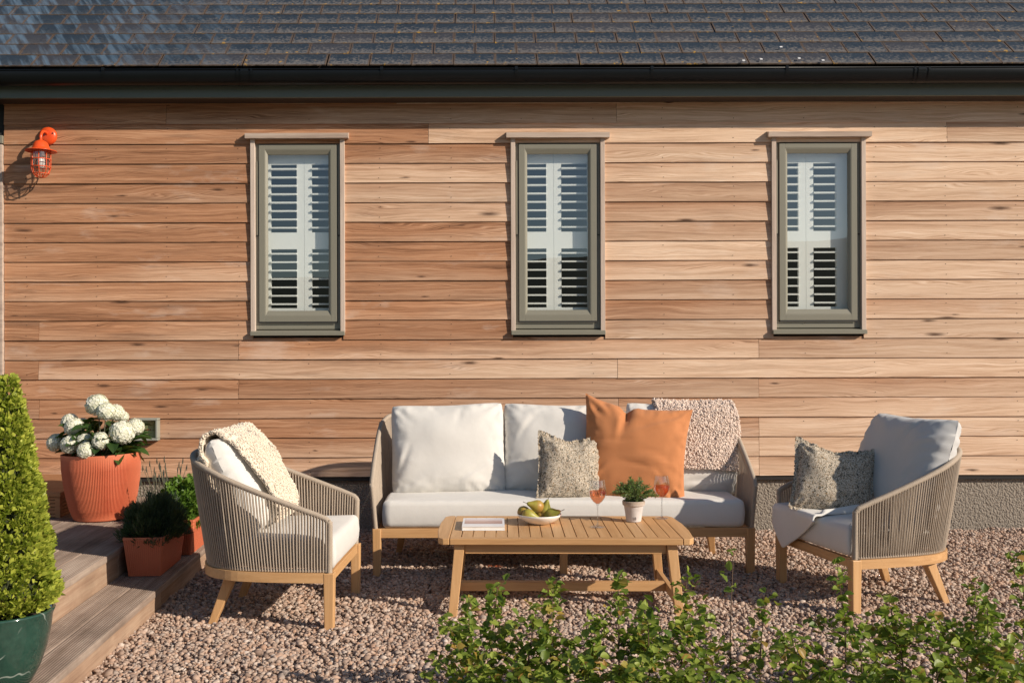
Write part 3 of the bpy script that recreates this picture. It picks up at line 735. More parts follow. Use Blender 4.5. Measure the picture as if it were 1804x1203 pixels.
# ------------------------------------------------------------------ cone box shrub in glazed pot
def cone_shrub():
    d = 3.25; X = wx(2, d); Y = d - D; zr = wz(1070, d); rr = .155; zb = .106
    m, t, p = newmat('dark_green_glaze'); O = oco(t); v = nd(t, 'ShaderNodeTexVoronoi', {'Vector': vadd(t, O, vmul(t, nd(t, 'ShaderNodeTexNoise', {'Vector': O, 'Scale': 9.0}).outputs['Color'], (.1, .1, .1))), 'Scale': 4.0}, feature='DISTANCE_TO_EDGE').outputs['Distance']
    cr = mth(t, 'MULTIPLY', rmp(t, v, [(.004, 1), (.012, 0)]), rmp(t, noi(t, O, 5, 2), [(.5, 0), (.58, 1)]))
    c = mixc(t, noi(t, O, 45, 4), (.010, .035, .026), (.03, .085, .062)); c = mixc(t, mth(t, 'MULTIPLY', cr, .7), c, (.35, .4, .36))
    setp(t, p, Base_Color=c, Roughness=.12, Coat_Weight=.6)
    hgt = zr - zb
    prof = [(.0, .0), (.080, 0), (.092, .01), (.118, hgt * .25), (.138, hgt * .5), (.150, hgt * .75), (.154, hgt * .9), (.160, hgt * .96), (.162, hgt * .985), (.156, hgt), (.148, hgt - .004), (.145, hgt * .85)]
    pt = empty('glazed_pot', (X, Y, zb), label='dark green glazed pot holding the cone shrub in the bottom left corner', cat='pot')
    MB().lathe(prof, 64).build('body', m, pt, smooth=True)
    MB().lathe([(.146, hgt * .86), (.08, hgt * .88), (.001, hgt * .88)], 32).build('soil', SOIL, pt)
    sh = empty('cone_shrub', (X, Y, zr - .03), label='tall clipped cone of yellow green box leaves growing in the dark green pot', cat='shrub')
    z0, z1 = zr - .005, wz(668, d)
    CSH = .012
    prof2 = [(1075, .105), (1060, .140), (1040, .165), (1000, .145), (940, .125), (880, .103), (830, .089), (790, .069), (740, .050), (700, .034), (672, .022), (662, .006)]
    zs = np.array([wz(a, d) for a, _ in prof2]); rs = np.array([b_ for _, b_ in prof2])
    n = 17000
    z = rng.uniform(zs[0], zs[-1], n * 3); r = np.interp(z, zs, rs); k = rng.uniform(0, .19, n * 3) < r; z, r = z[k][:n], r[k][:n]; n = len(z)
    a = rng.uniform(0, 2 * PI, n)
    lump = np.array([nz((math.cos(q) * w_, math.sin(q) * w_, h_), 9, 3) for q, w_, h_ in zip(a, r, z)])
    lump2 = np.array([nz((math.cos(q) * w_, math.sin(q) * w_, h_), 30, 5) for q, w_, h_ in zip(a, r, z)])
    keep = lump2 > -.34; a, r, z, lump, lump2 = a[keep], r[keep], z[keep], lump[keep], lump2[keep]; n = len(a)
    rad = r * (1 + .16 * lump + .13 * lump2) * rng.choice([1, .97, .9, .75], n, p=[.45, .3, .15, .1])
    lean = .017 + 0 * z
    P = np.stack([rad * np.cos(a) + np.interp(z, [z0, z1], [0, .022]), rad * np.sin(a), z - (zr - .03)], 1)
    N = np.stack([np.cos(a), np.sin(a), np.full(n, .75)], 1)
    o = link('foliage', leafcloud('foliage', P, N, .0205, LEAFBOX, .62, .3, .55, .4), sh, kind='stuff')
    b = MB(); b.lathe([(r_ * .66, z_ - (zr - .03)) for r_, z_ in zip(rs, zs)], 24)
    b.build('inner_twigs', simple('dark_twigs', (.028, .035, .012), 1), sh)
    b = MB()
    for k in range(40):
        a_ = random.uniform(0, 2 * PI); rr_ = random.uniform(.10, .15)
        b.tube([(.03 * math.cos(a_), .03 * math.sin(a_), 0), (rr_ * .7 * math.cos(a_), rr_ * .7 * math.sin(a_), .05), (rr_ * math.cos(a_), rr_ * math.sin(a_), .09)], .002, 4)
    b.build('stem', BARK, sh)
cone_shrub()

# ------------------------------------------------------------------ terracotta pot with hydrangea
PCORE = simple('petal_shade', (.74, .75, .55), .8)
def hydrangea():
    d = 5.72; X = wx(180, d); Y = d - D; zb = .242; hgt = .375
    prof = [(.10, .0), (.150, .0), (.158, .006), (.176, .06), (.192, .13), (.205, .21), (.213, .29), (.217, hgt - .008), (.217, hgt), (.209, hgt), (.205, hgt - .05), (.19, .2)]
    pt = empty('ribbed_pot', (X, Y, zb), label='large round ribbed terracotta pot on the upper deck by the wall', cat='pot')
    pt.rotation_euler = (0, R(-1.2), 0)
    b = MB(); n = 600; ribn = 150; vs = []
    for i, (r, z) in enumerate(prof):
        rb = .0028 if 2 < i < 7 else .0
        for k in range(n):
            a = 2 * PI * k / n; rr = r + rb * (1 if (k * ribn / n) % 1 < .5 else -1)
            vs.append((rr * math.cos(a), rr * math.sin(a), z))
    b.add(vs, [(i * n + k, i * n + (k + 1) % n, (i + 1) * n + (k + 1) % n, (i + 1) * n + k) for i in range(len(prof) - 1) for k in range(n)])
    b.build('body', TERRA, pt)
    MB().lathe([(.205, hgt - .04), (.1, hgt - .03), (.001, hgt - .03)], 32).build('soil', SOIL, pt)
    ht = empty('hydrangea', (X, Y, zb + hgt - .03), label='white hydrangea with round flower heads and dark leaves in the ribbed pot', cat='plant')
    base = Vector((X, Y, zb + hgt - .03))
    # one floret: four petals; flower head shares its mesh
    def head_mesh(seed):
        rg = np.random.default_rng(seed); n = 130; V = []; F = []; T = []
        for i in range(n):
            ph = math.acos(1 - 1.75 * (i + .5) / n); th = i * 2.39996
            nn = Vector((math.sin(ph) * math.cos(th), math.sin(ph) * math.sin(th), math.cos(ph)))
            rr = 1 + rg.uniform(-.05, .05); c = nn * rr
            nn = (nn + Vector(rg.normal(0, .13, 3))).normalized(); u = nn.orthogonal().normalized(); v = nn.cross(u); a0 = rg.uniform(0, 6)
            tn = rg.uniform(0, 1)
            for k in range(4):
                a = a0 + k * PI / 2; e = u * math.cos(a) + v * math.sin(a); e2 = -u * math.sin(a) + v * math.cos(a); q = len(V); s = .19 * rg.uniform(.85, 1.2)
                V += [c - nn * .02, c + e * s * .55 + e2 * s * .5 + nn * .03, c + e * s * 1.05 + nn * .0, c + e * s * .55 - e2 * s * .5 + nn * .03]
                F += [(q, q + 1, q + 2), (q, q + 2, q + 3)]; T += [tn, tn * .9]
        return npmesh('flower_head', np.array([tuple(v) for v in V]), np.array(F), PETAL, attr=np.array(T))
    hm = [head_mesh(k) for k in (1, 2, 3)]
    heads = [(535, 150, 88, .0), (610, 205, 72, -.05), (690, 215, 68, 0), (752, 250, 46, .06), (300, 290, 66, .03), (335, 335, 72, -.08), (182, 468, 70, -.02), (302, 485, 72, -.14), (425, 460, 62, -.14), (440, 535, 70, -.19), (562, 455, 68, -.18), (745, 385, 92, -.14), (860, 337, 66, -.02), (410, 300, 40, .12)]
    stem_b = MB()
    for (cx_, cy_, r, dy) in heads:
        dd = d + dy; p = W(60 + cx_ / 4.813, 680 + cy_ / 4.813, dd); rad = r / 4.813 / FPX * dd * 1.08
        nv = (p - (base + Vector((0, 0, -.05)))).normalized() + Vector((0, -.5, .2))
        o = link('flower_head', random.choice(hm), ht, loc=p - base); o.scale = (rad, rad, rad * .92)
        o.rotation_euler = nv.to_track_quat('Z', 'Y').to_euler()
        stem_b.tube([(0, 0, -.02), ((p - base) * .6 + Vector((0, 0, .02))), p - base], .0035, 5)
        MB().lathe([(.001, -.7), (.6, -.6), (.88, -.25), (.95, .1), (.78, .58), (.45, .85), (.001, .95)], 14).build('flower_core', PCORE, o, smooth=True)
    stem_b.build('stem', STALK, ht)
    lms = []
    for k in range(3):
        b = MB(); nu, nv = 6, 7
        def lf(u, v):
            wd = .5 * math.sin(PI * min(1, v * .96 + .04)) ** .75 * (1 - .25 * v); x = (u - .5) * 2 * wd
            return (x * .72, v, -.25 * v * v + abs(x) * .35 + .015 * math.sin(v * 25) * abs(x) * 2)
        b.grid(lf, nu, nv); lms.append(b.mesh('leaf', LEAFHY, True))
    for k in range(150):
        a = random.uniform(0, 2 * PI); r = .19 * math.sqrt(random.random()) ; z = random.uniform(.0, .22) * (1 - .5 * (r / .2) ** 2)
        o = link('leaf', random.choice(lms), ht, loc=(r * math.cos(a), r * math.sin(a) * .9, z + .02))
        s = random.uniform(.075, .12); o.scale = (s, s, s)
        o.rotation_euler = (random.uniform(-.5, .6), random.uniform(-.3, .3), a - PI / 2 + random.uniform(-.6, .6))
hydrangea()

# ------------------------------------------------------------------ two long planters with herbs
def planter(y0, L, xoff, mat, label):
    """y0: distance of its near end along the step; frame of the deck"""
    Mdeck = Matrix.Translation((-1.44, 3.64 - D, 0)) @ Matrix.Rotation(YAW, 4, 'Z')
    t = empty('planter', Mdeck @ Vector((xoff, y0 + L / 2, .107)), YAW, label=label, cat='planter')
    hb, ht, h = .078, .099, .19; Lb, Lt = L / 2 - .02, L / 2
    def ring(hx, hy, z, rib):
        pts = []
        cs = [(-hx, -hy), (hx, -hy), (hx, hy), (-hx, hy)]
        for k in range(4):
            a, b_ = Vector(cs[k]), Vector(cs[(k + 1) % 4]); n = (18, 44, 18, 44)[k]; nr = Vector(((b_ - a).y, -(b_ - a).x)).normalized()
            for i in range(n):
                for f, s in ((0, 1), (.45, 1), (.5, -1), (.95, -1)):
                    p = a.lerp(b_, .02 + .96 * (i + f) / n) + nr * rib * s; pts.append((p.x, p.y, z))
        return pts
    rs = [ring(hb, Lb, 0, 0), ring(hb, Lb, .006, .0016), ring(ht - .002, Lt - .002, h - .014, .0016), ring(ht, Lt, h - .012, 0), ring(ht, Lt, h, 0), ring(ht - .008, Lt - .008, h, 0), ring(ht - .012, Lt - .012, h - .05, 0)]
    n = len(rs[0]); b = MB()
    b.add(sum(rs, []), [(i * n + k, i * n + (k + 1) % n, (i + 1) * n + (k + 1) % n, (i + 1) * n + k) for i in range(len(rs) - 1) for k in range(n)])
    b.build('body', mat, t)
    MB().box(-ht + .012, ht - .012, -Lt + .012, Lt - .012, h - .05, h - .03).build('soil', SOIL, t)
    return t, t.location.copy() + Vector((0, 0, h - .03))
p1, c1 = planter(1.175, .44, -.138, TERRA, 'nearer ribbed terracotta trough planter standing on the lower wooden step')
p2, c2 = planter(1.675, .46, -.110, TERRA, 'farther ribbed terracotta trough planter half hidden behind the rope chair')
def dome_pts(n, rx, ry, rz, seed=0):
    P = []; N = []
    while len(P) < n:
        v = Vector(rng.normal(0, 1, 3)).normalized()
        if v.z < -.05: continue
        r = (.55 + .45 * random.random() ** .4) * (1 + .5 * nz(v, 2.8, seed))
        P.append((v.x * rx * r, v.y * ry * r, v.z * rz * r)); N.append(tuple(v))
    return P, N
t = empty('thyme_plant', c1, YAW, label='dark low mound of fine leaved herbs in the nearer trough planter', cat='plant')
P, N = dome_pts(9000, .13, .235, .17, 2)
link('foliage', leafcloud('foliage', P, N, .034, LEAFD, .13, .05, .45, .5, .9), t, kind='stuff')
b = MB()
for k in range(60):
    a = random.uniform(0, 6.28); r = random.random() ** .5; b.tube([(0, .1 * math.sin(a), -.02), (.11 * r * math.cos(a), .2 * r * math.sin(a), .11 - .05 * r)], .0015, 4)
b.build('stem', STALK, t)
t = empty('parsley_plant', c2, YAW, label='bright green leafy herbs filling the farther trough planter', cat='plant')
P, N = dome_pts(4600, .13, .24, .22, 4)
link('foliage', leafcloud('foliage', P, N, .026, LEAFP, .8, .35, .8, .4, .3), t, kind='stuff')
b = MB()
for k in range(40):
    a = random.uniform(0, 6.28); r = random.random() ** .5; b.tube([(0, .1 * math.sin(a), -.02), (.11 * r * math.cos(a), .2 * r * math.sin(a), .12 - .05 * r)], .0018, 4)
b.build('stem', STALK, t)
SPIKE = simple('lavender_spike', (.05, .055, .04), .9)
# lavender stalks between planter and wall
lv = empty('lavender', (wx(300, 5.95), 5.9 - D, .0), label='thin dark lavender stalks rising behind the trough planters', cat='plant')
b = MB(); P = []; N = []; fb = MB()
for k in range(70):
    x = random.gauss(0, .10); y = random.gauss(0, .07); h = random.uniform(.36, .56) * (1 - abs(x) * .6); lx = x * 1.5 + random.gauss(0, .035); ly = y * 1.5
    pts = spline([(x * .3, y * .3, 0), (x, y, h * .5), (lx, ly, h)], 7); b.tube(pts, .0016, 4)
    for j in range(10):
        q = pts[random.randint(1, 5)]; P.append((q.x, q.y, q.z * .8)); N.append((random.gauss(0, .4), random.gauss(0, .4), 1))
    if h > .42:
        e = Vector(pts[-1]); MB().tube([e + Vector((0, 0, -.03)), e + Vector((0, 0, -.012)), e + Vector((.002, 0, .008))], [.002, .004, .0015], 5).build('flower_spike', SPIKE, lv)
b.build('stem', STALK, lv)
link('foliage', leafcloud('foliage', P, N, .035, LEAFD, .1, .1, .3, .3), lv, kind='stuff')

# ------------------------------------------------------------------ rope furniture
def rail_tube(mb, pts, r=.0125, step=.0062):
    """rope-wrapped rail: ridged tube"""
    L = sum((b_ - a).length for a, b_ in zip(pts, pts[1:])); n = int(L / (step / 2)); q = resample(pts, n)
    mb.tube(q, [r + (.0016 if i % 2 else -.0012) for i in range(n)], 10)
def rope_shell(par, bot, top, ztop, zb=.252, pitch=.0125, rope_r=.0035):
    """bot, top: matching plan curves (lists of 2-D points); ztop(f) height along them"""
    bs = [Vector((x, y, 0)) for x, y in bot]; ts = [Vector((x, y, 0)) for x, y in top]
    n0 = 300; B = spline(bs, n0); T = spline(ts, n0)
    L = sum((b_ - a).length for a, b_ in zip(B, B[1:])); n = int(L / pitch)
    Tz = [p + Vector((0, 0, ztop(i / (n0 - 1), p))) for i, p in enumerate(T)]
    idx = []; acc = 0; cum = [0]
    for a, b_ in zip(B, B[1:]): cum.append(cum[-1] + (b_ - a).length)
    strands = MB()
    for layer, off in ((0, -.0075), (1, .0075)):
        for k in range(n + 1):
            s = L * (k + (.5 if layer else 0)) / n
            if s > L: continue
            j = np.searchsorted(cum, s); j = min(max(j, 1), n0 - 1)
            tt = (s - cum[j - 1]) / max(1e-9, cum[j] - cum[j - 1])
            pb = B[j - 1].lerp(B[j], tt); pt = Tz[j - 1].lerp(Tz[j], tt)
            tg = (B[j] - B[j - 1]).normalized(); nr = Vector((tg.y, -tg.x, 0)) * off
            p0 = pb + nr + Vector((0, 0, zb)); p1 = pt + nr * 1.2
            jit = Vector((random.gauss(0, .0007), random.gauss(0, .0007), 0))
            strands.tube([p0, p0.lerp(p1, .5) + jit + nr * .15, p1], rope_r, 5, cap=False)
    strands.build('rope_strands', ROPE, par, smooth=True, kind='stuff')
    # rail: up the front post, along the top, down the other post
    path = []
    a0 = B[0] + Vector((0, 0, zb - .004)); z0 = Tz[0]
    path += [a0, a0.lerp(z0, .5)] + [a0.lerp(z0, .93)]
    path += [z0 + (Tz[8] - z0) * .35 + Vector((0, 0, -.004))]
    path += Tz[9:-9:6]
    z1 = Tz[-1]; a1 = B[-1] + Vector((0, 0, zb - .004))
    path += [z1 + (Tz[-9] - z1) * .35 + Vector((0, 0, -.004)), a1.lerp(z1, .93), a1.lerp(z1, .5), a1]
    mb = MB(); rail_tube(mb, path); mb.build('rail', ROPE, par, smooth=True)
    mb = MB(); rail_tube(mb, [p + Vector((0, 0, zb + .004)) for p in B[::4]], .0085); mb.build('lower_rail', ROPE, par, smooth=True)
    return B, Tz
def apron(par, B, z0, z1, th=.03, name='seat_frame'):
    b = MB(); n = len(B); vs = []
    P = B[::6] + [B[-1]]
    for i, p in enumerate(P):
        tg = (P[min(i + 1, len(P) - 1)] - P[max(i - 1, 0)]).normalized(); nr = Vector((tg.y, -tg.x, 0))
        o, q = p + nr * .012, p - nr * (th - .012)
        vs += [(o.x, o.y, z0), (o.x, o.y, z1), (q.x, q.y, z1), (q.x, q.y, z0)]
    m = len(P); fs = [(i * 4 + k, i * 4 + (k + 1) % 4, (i + 1) * 4 + (k + 1) % 4, (i + 1) * 4 + k) for i in range(m - 1) for k in range(4)]
    fs += [(0, 1, 2, 3), (m * 4 - 1, m * 4 - 2, m * 4 - 3, m * 4 - 4)]
    fs = [f[::-1] for f in fs]
    return b.add(vs, fs).build(name, TEAK[1], par)
def post(par, bx, by, tx, ty, zt, wb=.036, wt=.046, name='leg', zb=-.01):
    b = MB(); h = lambda x, y, w_, z: [(x - w_ / 2, y - w_ / 2, z), (x + w_ / 2, y - w_ / 2, z), (x + w_ / 2, y + w_ / 2, z), (x - w_ / 2, y + w_ / 2, z)]
    return b.hexa(h(bx, by, wb, zb), h(tx, ty, wt, zt)).build(name, TEAK[2], par, bevel=.004)
def slab(par, outline, z0, z1, mat, name='seat_cushion', crown=.012, er=.03, n=None):
    """soft slab cushion with rounded edges from a closed plan outline (centre at origin of points)"""
    O = [Vector(p) for p in outline]; O = O + [O[0]]; pts = resample(O, 120)[:-1]
    c = sum(pts, Vector((0, 0))) / len(pts); n = len(pts)
    if sum(pts[i - 1].x * pts[i].y - pts[i].x * pts[i - 1].y for i in range(n)) < 0: pts = pts[::-1]
    rings = []
    def ring(inset, z):
        out = []
        for i, p in enumerate(pts):
            tg = (pts[(i + 2) % n] - pts[i - 2]).normalized(); nr = Vector((tg.y, -tg.x))
            q = p - nr * inset; out.append((q.x, q.y, z + .003 * nz((q.x, q.y, z), 8)))
        return out
    h = z1 - z0; rings.append([(c.x + (p.x - c.x) * .5, c.y + (p.y - c.y) * .5, z0) for p in pts])
    for a in (0, 30, 60, 90): rings.append(ring(er * (1 - math.sin(R(a))), z0 + er * (1 - math.cos(R(a)))))
    rings.append(ring(-.004, z0 + h / 2))
    for a in (0, 30, 60, 90): rings.append(ring(er * (1 - math.cos(R(a))), z1 - er + er * math.sin(R(a))))
    last = rings[-1]
    for k in (.85, .65, .4, .15, .01):
        rings.append([(c.x + (x - c.x) * k, c.y + (y - c.y) * k, z1 + crown * (1 - k * k) + .004 * nz((x * k * 5, y * k * 5, k), 1.5)) for x, y, z in last])
    b = MB(); b.add(sum(rings, []), [(i * n + k, i * n + (k + 1) % n, (i + 1) * n + (k + 1) % n, (i + 1) * n + k) for i in range(len(rings) - 1) for k in range(n)])
    return b.build(name, mat, par, smooth=True)

def pillow_surf(w_, h, t, seed=0, pin=.05, px=3.0, sag=0, wr=.004, chop=0, corner=0.0, round_=.05, cu0=0, cw=.16, lift=(0, 0), folds=()):
    def Sf(u, v, side):                       # u, v in -1..1, side -1 front (towards -y)
        rc = 1 - round_ * abs(u * v) ** 5
        uu, vv = u * (1 - pin * (1 - v * v) * abs(u)) * rc, v * (1 - pin * (1 - u * u) * abs(v)) * rc
        x = w_ / 2 * uu; z = h / 2 * vv
        T = t / 2 * max(0, 1 - abs(u) ** px) ** .5 * max(0, 1 - abs(v) ** px) ** .5
        edge = max(abs(u), abs(v))
        wv = wr * (nz((u * 2, v * 2, side), .9, seed) * 2.2 + edge ** 4 * nz((u * 7, v * 7, side * 2), 1.3, seed + 3) * 2.4)
        # folds radiating from the corners
        for cu, cv in ((-1, -1), (1, -1), (-1, 1), (1, 1)):
            du, dv = u - cu, v - cv; rr = math.hypot(du, dv); an = math.atan2(dv, du)
            wv += wr * 1.3 * math.exp(-rr * 2.2) * math.sin(an * 9 + seed + cu * 2 + cv) * min(1, rr * 4)
        au = math.atan2(v, u)
        wv += wr * .9 * edge ** 7 * math.sin(au * 34 + 3 * nz((u * 3, v * 3, 0), 1, seed))
        for (fu, fv, fa, fl, fd) in folds:       # long soft creases
            a_ = R(fa); dx, dz = u - fu, v - fv; al, ac = dx * math.cos(a_) + dz * math.sin(a_), -dx * math.sin(a_) + dz * math.cos(a_)
            ac += .10 * al * al
            wv += fd * math.exp(-(al / fl) ** 2) * (math.exp(-(ac / .045) ** 2) - .7 * math.exp(-((ac - .08) / .06) ** 2))
        z += lift[0] * max(0, v) ** 2.5 * max(0, -u) ** 2.2 + lift[1] * max(0, v) ** 2.5 * max(0, u) ** 2.2
        z -= sag * (1 - abs(u) ** 2) * max(0, v) * h
        if chop:
            g = math.exp(-((u - cu0) / cw) ** 2) * max(0, v) ** 3.0
            z -= chop * g; T *= 1 - .45 * g
            T += .01 * math.exp(-((abs(u - cu0) - cw * 1.6) / .1) ** 2) * max(0, v) ** 1.5
        if corner: z += corner * max(0, v) ** 3 * max(0, abs(u)) ** 3
        return Vector((x, side * (T + (wv if T > .002 else wv * .2)), z))
    return Sf
def pillow(name, Sf, mat, parent=None, N=44, loc=None, rot=None, **k):
    b = MB()
    f = lambda s: (abs(s) ** .8) * (1 if s > 0 else -1)
    b.grid(lambda u, v: Sf(f(u * 2 - 1), f(v * 2 - 1), -1), N, N)
    b.grid(lambda u, v: Sf(f(1 - u * 2), f(v * 2 - 1), 1), N, N)
    o = b.build(name, mat, parent, smooth=True, loc=loc, rot=rot, **k)
    m = o.modifiers.new('weld', 'WELD'); m.merge_threshold = .0004
    return o
def wool_on(name, Sf, uf, path, mat, tufts, off=.012, loc=None, rot=None, nu=26, nv=34, tl=.02, label=None, group=None, parent=None):
    """woolly throw laid over a cushion: uf(s) -> (u0,u1); path(s) -> (v, side)"""
    def base(u, s):
        u0, u1 = uf(s); uu = lerp(u0, u1, u); v, side, lift = path(s)
        if side == 0: p = (Sf(uu, .985, -1) + Sf(uu, .985, 1)) / 2 + Vector((0, lift[0], lift[1]))
        else: p = Sf(uu, v, side) + Vector((0, side * lift, 0))
        return p
    G = [[base(i / nu, j / nv) for i in range(nu + 1)] for j in range(nv + 1)]
    for j in range(nv + 1):
        for i in range(nu + 1):
            p = G[j][i]; p += Vector((nz(p, 40, 1), nz(p, 40, 2), nz(p, 40, 3))) * .004
    b = MB(); b.grid(lambda u, v: G[int(round(v * nv))][int(round(u * nu))], nu, nv)
    V = []; F = []
    o = b.build(name, mat, parent, smooth=True, loc=loc, rot=rot); so_ = o.modifiers.new('thick', 'SOLIDIFY'); so_.thickness = .014; so_.offset = 0
    for _ in range(tufts):
        i, j = random.random() * (nu - .001), random.random() * (nv - .001)
        if random.random() < .16:
            if random.random() < .6: i = random.choice([.02, nu - .02])
            else: j = random.choice([.02, nv - .02])
        a, c = int(i), int(j); fi, fj = i - a, j - c
        p = G[c][a].lerp(G[c][a + 1], fi).lerp(G[c + 1][a].lerp(G[c + 1][a + 1], fi), fj)
        nrm = (G[c][a + 1] - G[c][a]).cross(G[c + 1][a] - G[c][a])
        if nrm.length < 1e-9: continue
        nrm.normalize()
        d1 = (nrm * 1.1 + Vector((random.gauss(0, .38), random.gauss(0, .38), random.gauss(0, .38) - .5))).normalized()
        d2 = (d1 + Vector((random.gauss(0, .8), random.gauss(0, .8), random.gauss(0, .8) - .5))).normalized()
        L = tl * random.uniform(.6, 1.3); r = .0044 * random.uniform(.7, 1.3); q = len(V)
        u_ = d1.orthogonal().normalized(); w_ = d1.cross(u_)
        for k, (pp, rr) in enumerate(((p - nrm * .002, r * .9), (p + d1 * L * .5, r), (p + d1 * L * .55 + d2 * L * .42, r * .95))):
            for m_ in range(4):
                an = m_ * PI / 2 + k; V.append(pp + (u_ * math.cos(an) + w_ * math.sin(an)) * rr)
        V.append(p + d1 * L * .55 + d2 * L * .55)
        for k in range(2):
            for m_ in range(4): F.append((q + k * 4 + m_, q + k * 4 + (m_ + 1) % 4, q + k * 4 + 4 + (m_ + 1) % 4)); F.append((q + k * 4 + m_, q + k * 4 + 4 + (m_ + 1) % 4, q + k * 4 + 4 + m_))
        for m_ in range(4): F.append((q + 8 + m_, q + 8 + (m_ + 1) % 4, q + 12))
    me = npmesh('wool_tufts', np.array([tuple(v) for v in V]), np.array(F), mat, smooth=True)
    link('wool_tufts', me, o, kind='stuff')
    return o

# ---- armchairs
CB = [(-.325, -.33), (-.325, -.19), (-.315, -.025), (-.285, .11), (-.215, .21), (-.11, .262), (0, .276)]
CT = [(-.338, -.335), (-.345, -.19), (-.345, .0), (-.325, .145), (-.255, .268), (-.135, .325), (0, .34)]
mirror = lambda c: c + [(-x, y) for x, y in c[-2::-1]]
def armchair(loc, rz, label, near_side=-1):
    t = empty('armchair', loc, rz, label=label, cat='armchair')
    B, T = rope_shell(t, mirror(CB), mirror(CT), lambda f, p: .478 + (.735 - .478) * max(0, (p.y + .335) / .675) ** 1.05)
    apron(t, B, .207, .249)
    MB().box(-.29, .29, -.342, -.315, .207, .249).build('front_frame', TEAK[0], t, bevel=.002)
    for s in (-1, 1):
        post(t, s * .322, -.33, s * .322, -.33, .249, .040, .046)
        post(t, s * .225, .215, s * .20, .13, .207, .032, .052)
    out = [(-.305, -.35)] + [(x * .93, y * .93 - .005) for x, y in CB[1:]] + [(-x * .93, y * .93 - .005) for x, y in CB[-2:0:-1]] + [(.305, -.35)]
    out = [(p.x, p.y) for p in resample([Vector((a[0], a[1])) for a in out], 60)]
    slab(t, out, .255, .395, GREYF if False else CREAM)
    return t
DL = 4.575
chL = (-.63 - .33 * .998, DL + .33 * .05 - D, 0)
# local +y is the back direction
armL = armchair(chL, math.atan2(.998, .05) , 'rope armchair at the left with a cream sheepskin over its back')
armR = armchair((1.62 + .33 * .976, 4.8 + .33 * .217 - D, 0), -math.atan2(.976, .217), 'rope armchair at the right with a pale grey back cushion')

# ---- sofa
sofaY = 5.31 - D; sofaX = .446
SB = [(-1.005, .0), (-1.005, .2), (-1.0, .42), (-.96, .60), (-.86, .70), (-.70, .73), (-.35, .73), (0, .73)]
ST = [(-1.025, -.005), (-1.03, .2), (-1.025, .48), (-.99, .72), (-.89, .87), (-.74, .925), (-.35, .93), (0, .93)]
sofa = empty('sofa', (sofaX, sofaY, 0), label='three seat outdoor sofa with teak legs and taupe rope arms against the wall', cat='sofa')
def szt(f, p): return .488 + .56 * max(0, min(p.y, .50)) + (.035 * min(1, max(0, (p.y - .5) / .2)))
B, T = rope_shell(sofa, mirror(SB), mirror(ST), szt, pitch=.0125)
apron(sofa, B, .205, .249)
MB().box(-.98, .98, -.012, .015, .2, .25).build('front_frame', TEAK[0], sofa, bevel=.002)
for s in (-1, 1):
    post(sofa, s * .998, .005, s * .998, .005, .249, .040, .046); post(sofa, s * .93, .58, s * .89, .50, .205, .032, .052)
post(sofa, -.0, .01, -.0, .01, .2, .040, .042); post(sofa, 0, .56, 0, .47, .205, .032, .05)
so = [(-.965, -.018), (-.97, .3), (-.93, .55), (-.8, .68), (.8, .68), (.93, .55), (.97, .3), (.965, -.018)]
slab(sofa, [tuple(p) for p in resample([Vector(a) for a in so], 80)], .252, .398, CREAM, crown=.01, er=.028)

def lean(o, d, px, py_bottom, yaw=0, pitch=0, roll=0):
    pass
def place(o, px, py, d, rx=0, ry=0, rz=0):
    o.location = W(px, py, d); o.rotation_euler = (R(rx), R(ry), R(rz)); return o
S1 = pillow_surf(.665, .54, .21, 1, .04, 2.7, .015, .005, round_=.06, folds=((-.75, -.2, 70, .3, -.006), (.2, .7, 80, .2, -.005), (.45, -.6, 35, .3, .005)))
c1_ = pillow('back_cushion', S1, CREAM, label='plain off white back cushion at the left end of the sofa', cat='cushion', group='back cushions of the sofa')
place(c1_, 789, 790, 5.69, -14, -1.6, 1)
S2 = pillow_surf(.665, .535, .21, 5, .04, 2.7, .02, .005, round_=.06, folds=((-.6, .4, 60, .3, -.006), (-.4, -.6, 120, .3, .006)))
c2_ = pillow('back_cushion', S2, CREAM, label='plain off white back cushion in the middle of the sofa behind the printed cushion', cat='cushion', group='back cushions of the sofa')
place(c2_, 985, 789, 5.71, -14, .8, -2)
S3 = pillow_surf(.67, .535, .21, 9, .04, 2.7, .02, .005, round_=.06, folds=((.3, -.8, 10, .4, .008), (-.3, -.7, 20, .3, -.006)))
c3_ = pillow('back_cushion', S3, CREAM, label='off white back cushion at the right end of the sofa under the fluffy throw', cat='cushion', group='back cushions of the sofa')
place(c3_, 1202, 790, 5.71, -14, 1.8, 1)
# fluffy throw on the right cushion
def path3(s):
    if s < .52: return (lerp(-.45, .96, s / .52), -1, lerp(.012, .02, s / .52))
    if s < .62: a = (s - .52) / .10 * PI; return (1, 0, (-.028 * math.cos(a), .018 * math.sin(a) + .004))
    return (lerp(.96, .1, (s - .62) / .38), 1, .014)
w3 = wool_on('sheepskin_throw', S3, lambda s: (-.42 + .06 * math.sin(s * 9), .90 + .05 * math.sin(s * 7)), path3, WOOL, 26000, tl=.019)
w3.location = c3_.location; w3.rotation_euler = c3_.rotation_euler
tag(w3, 'taupe curly sheepskin throw draped over the right end cushion of the sofa', 'throw')
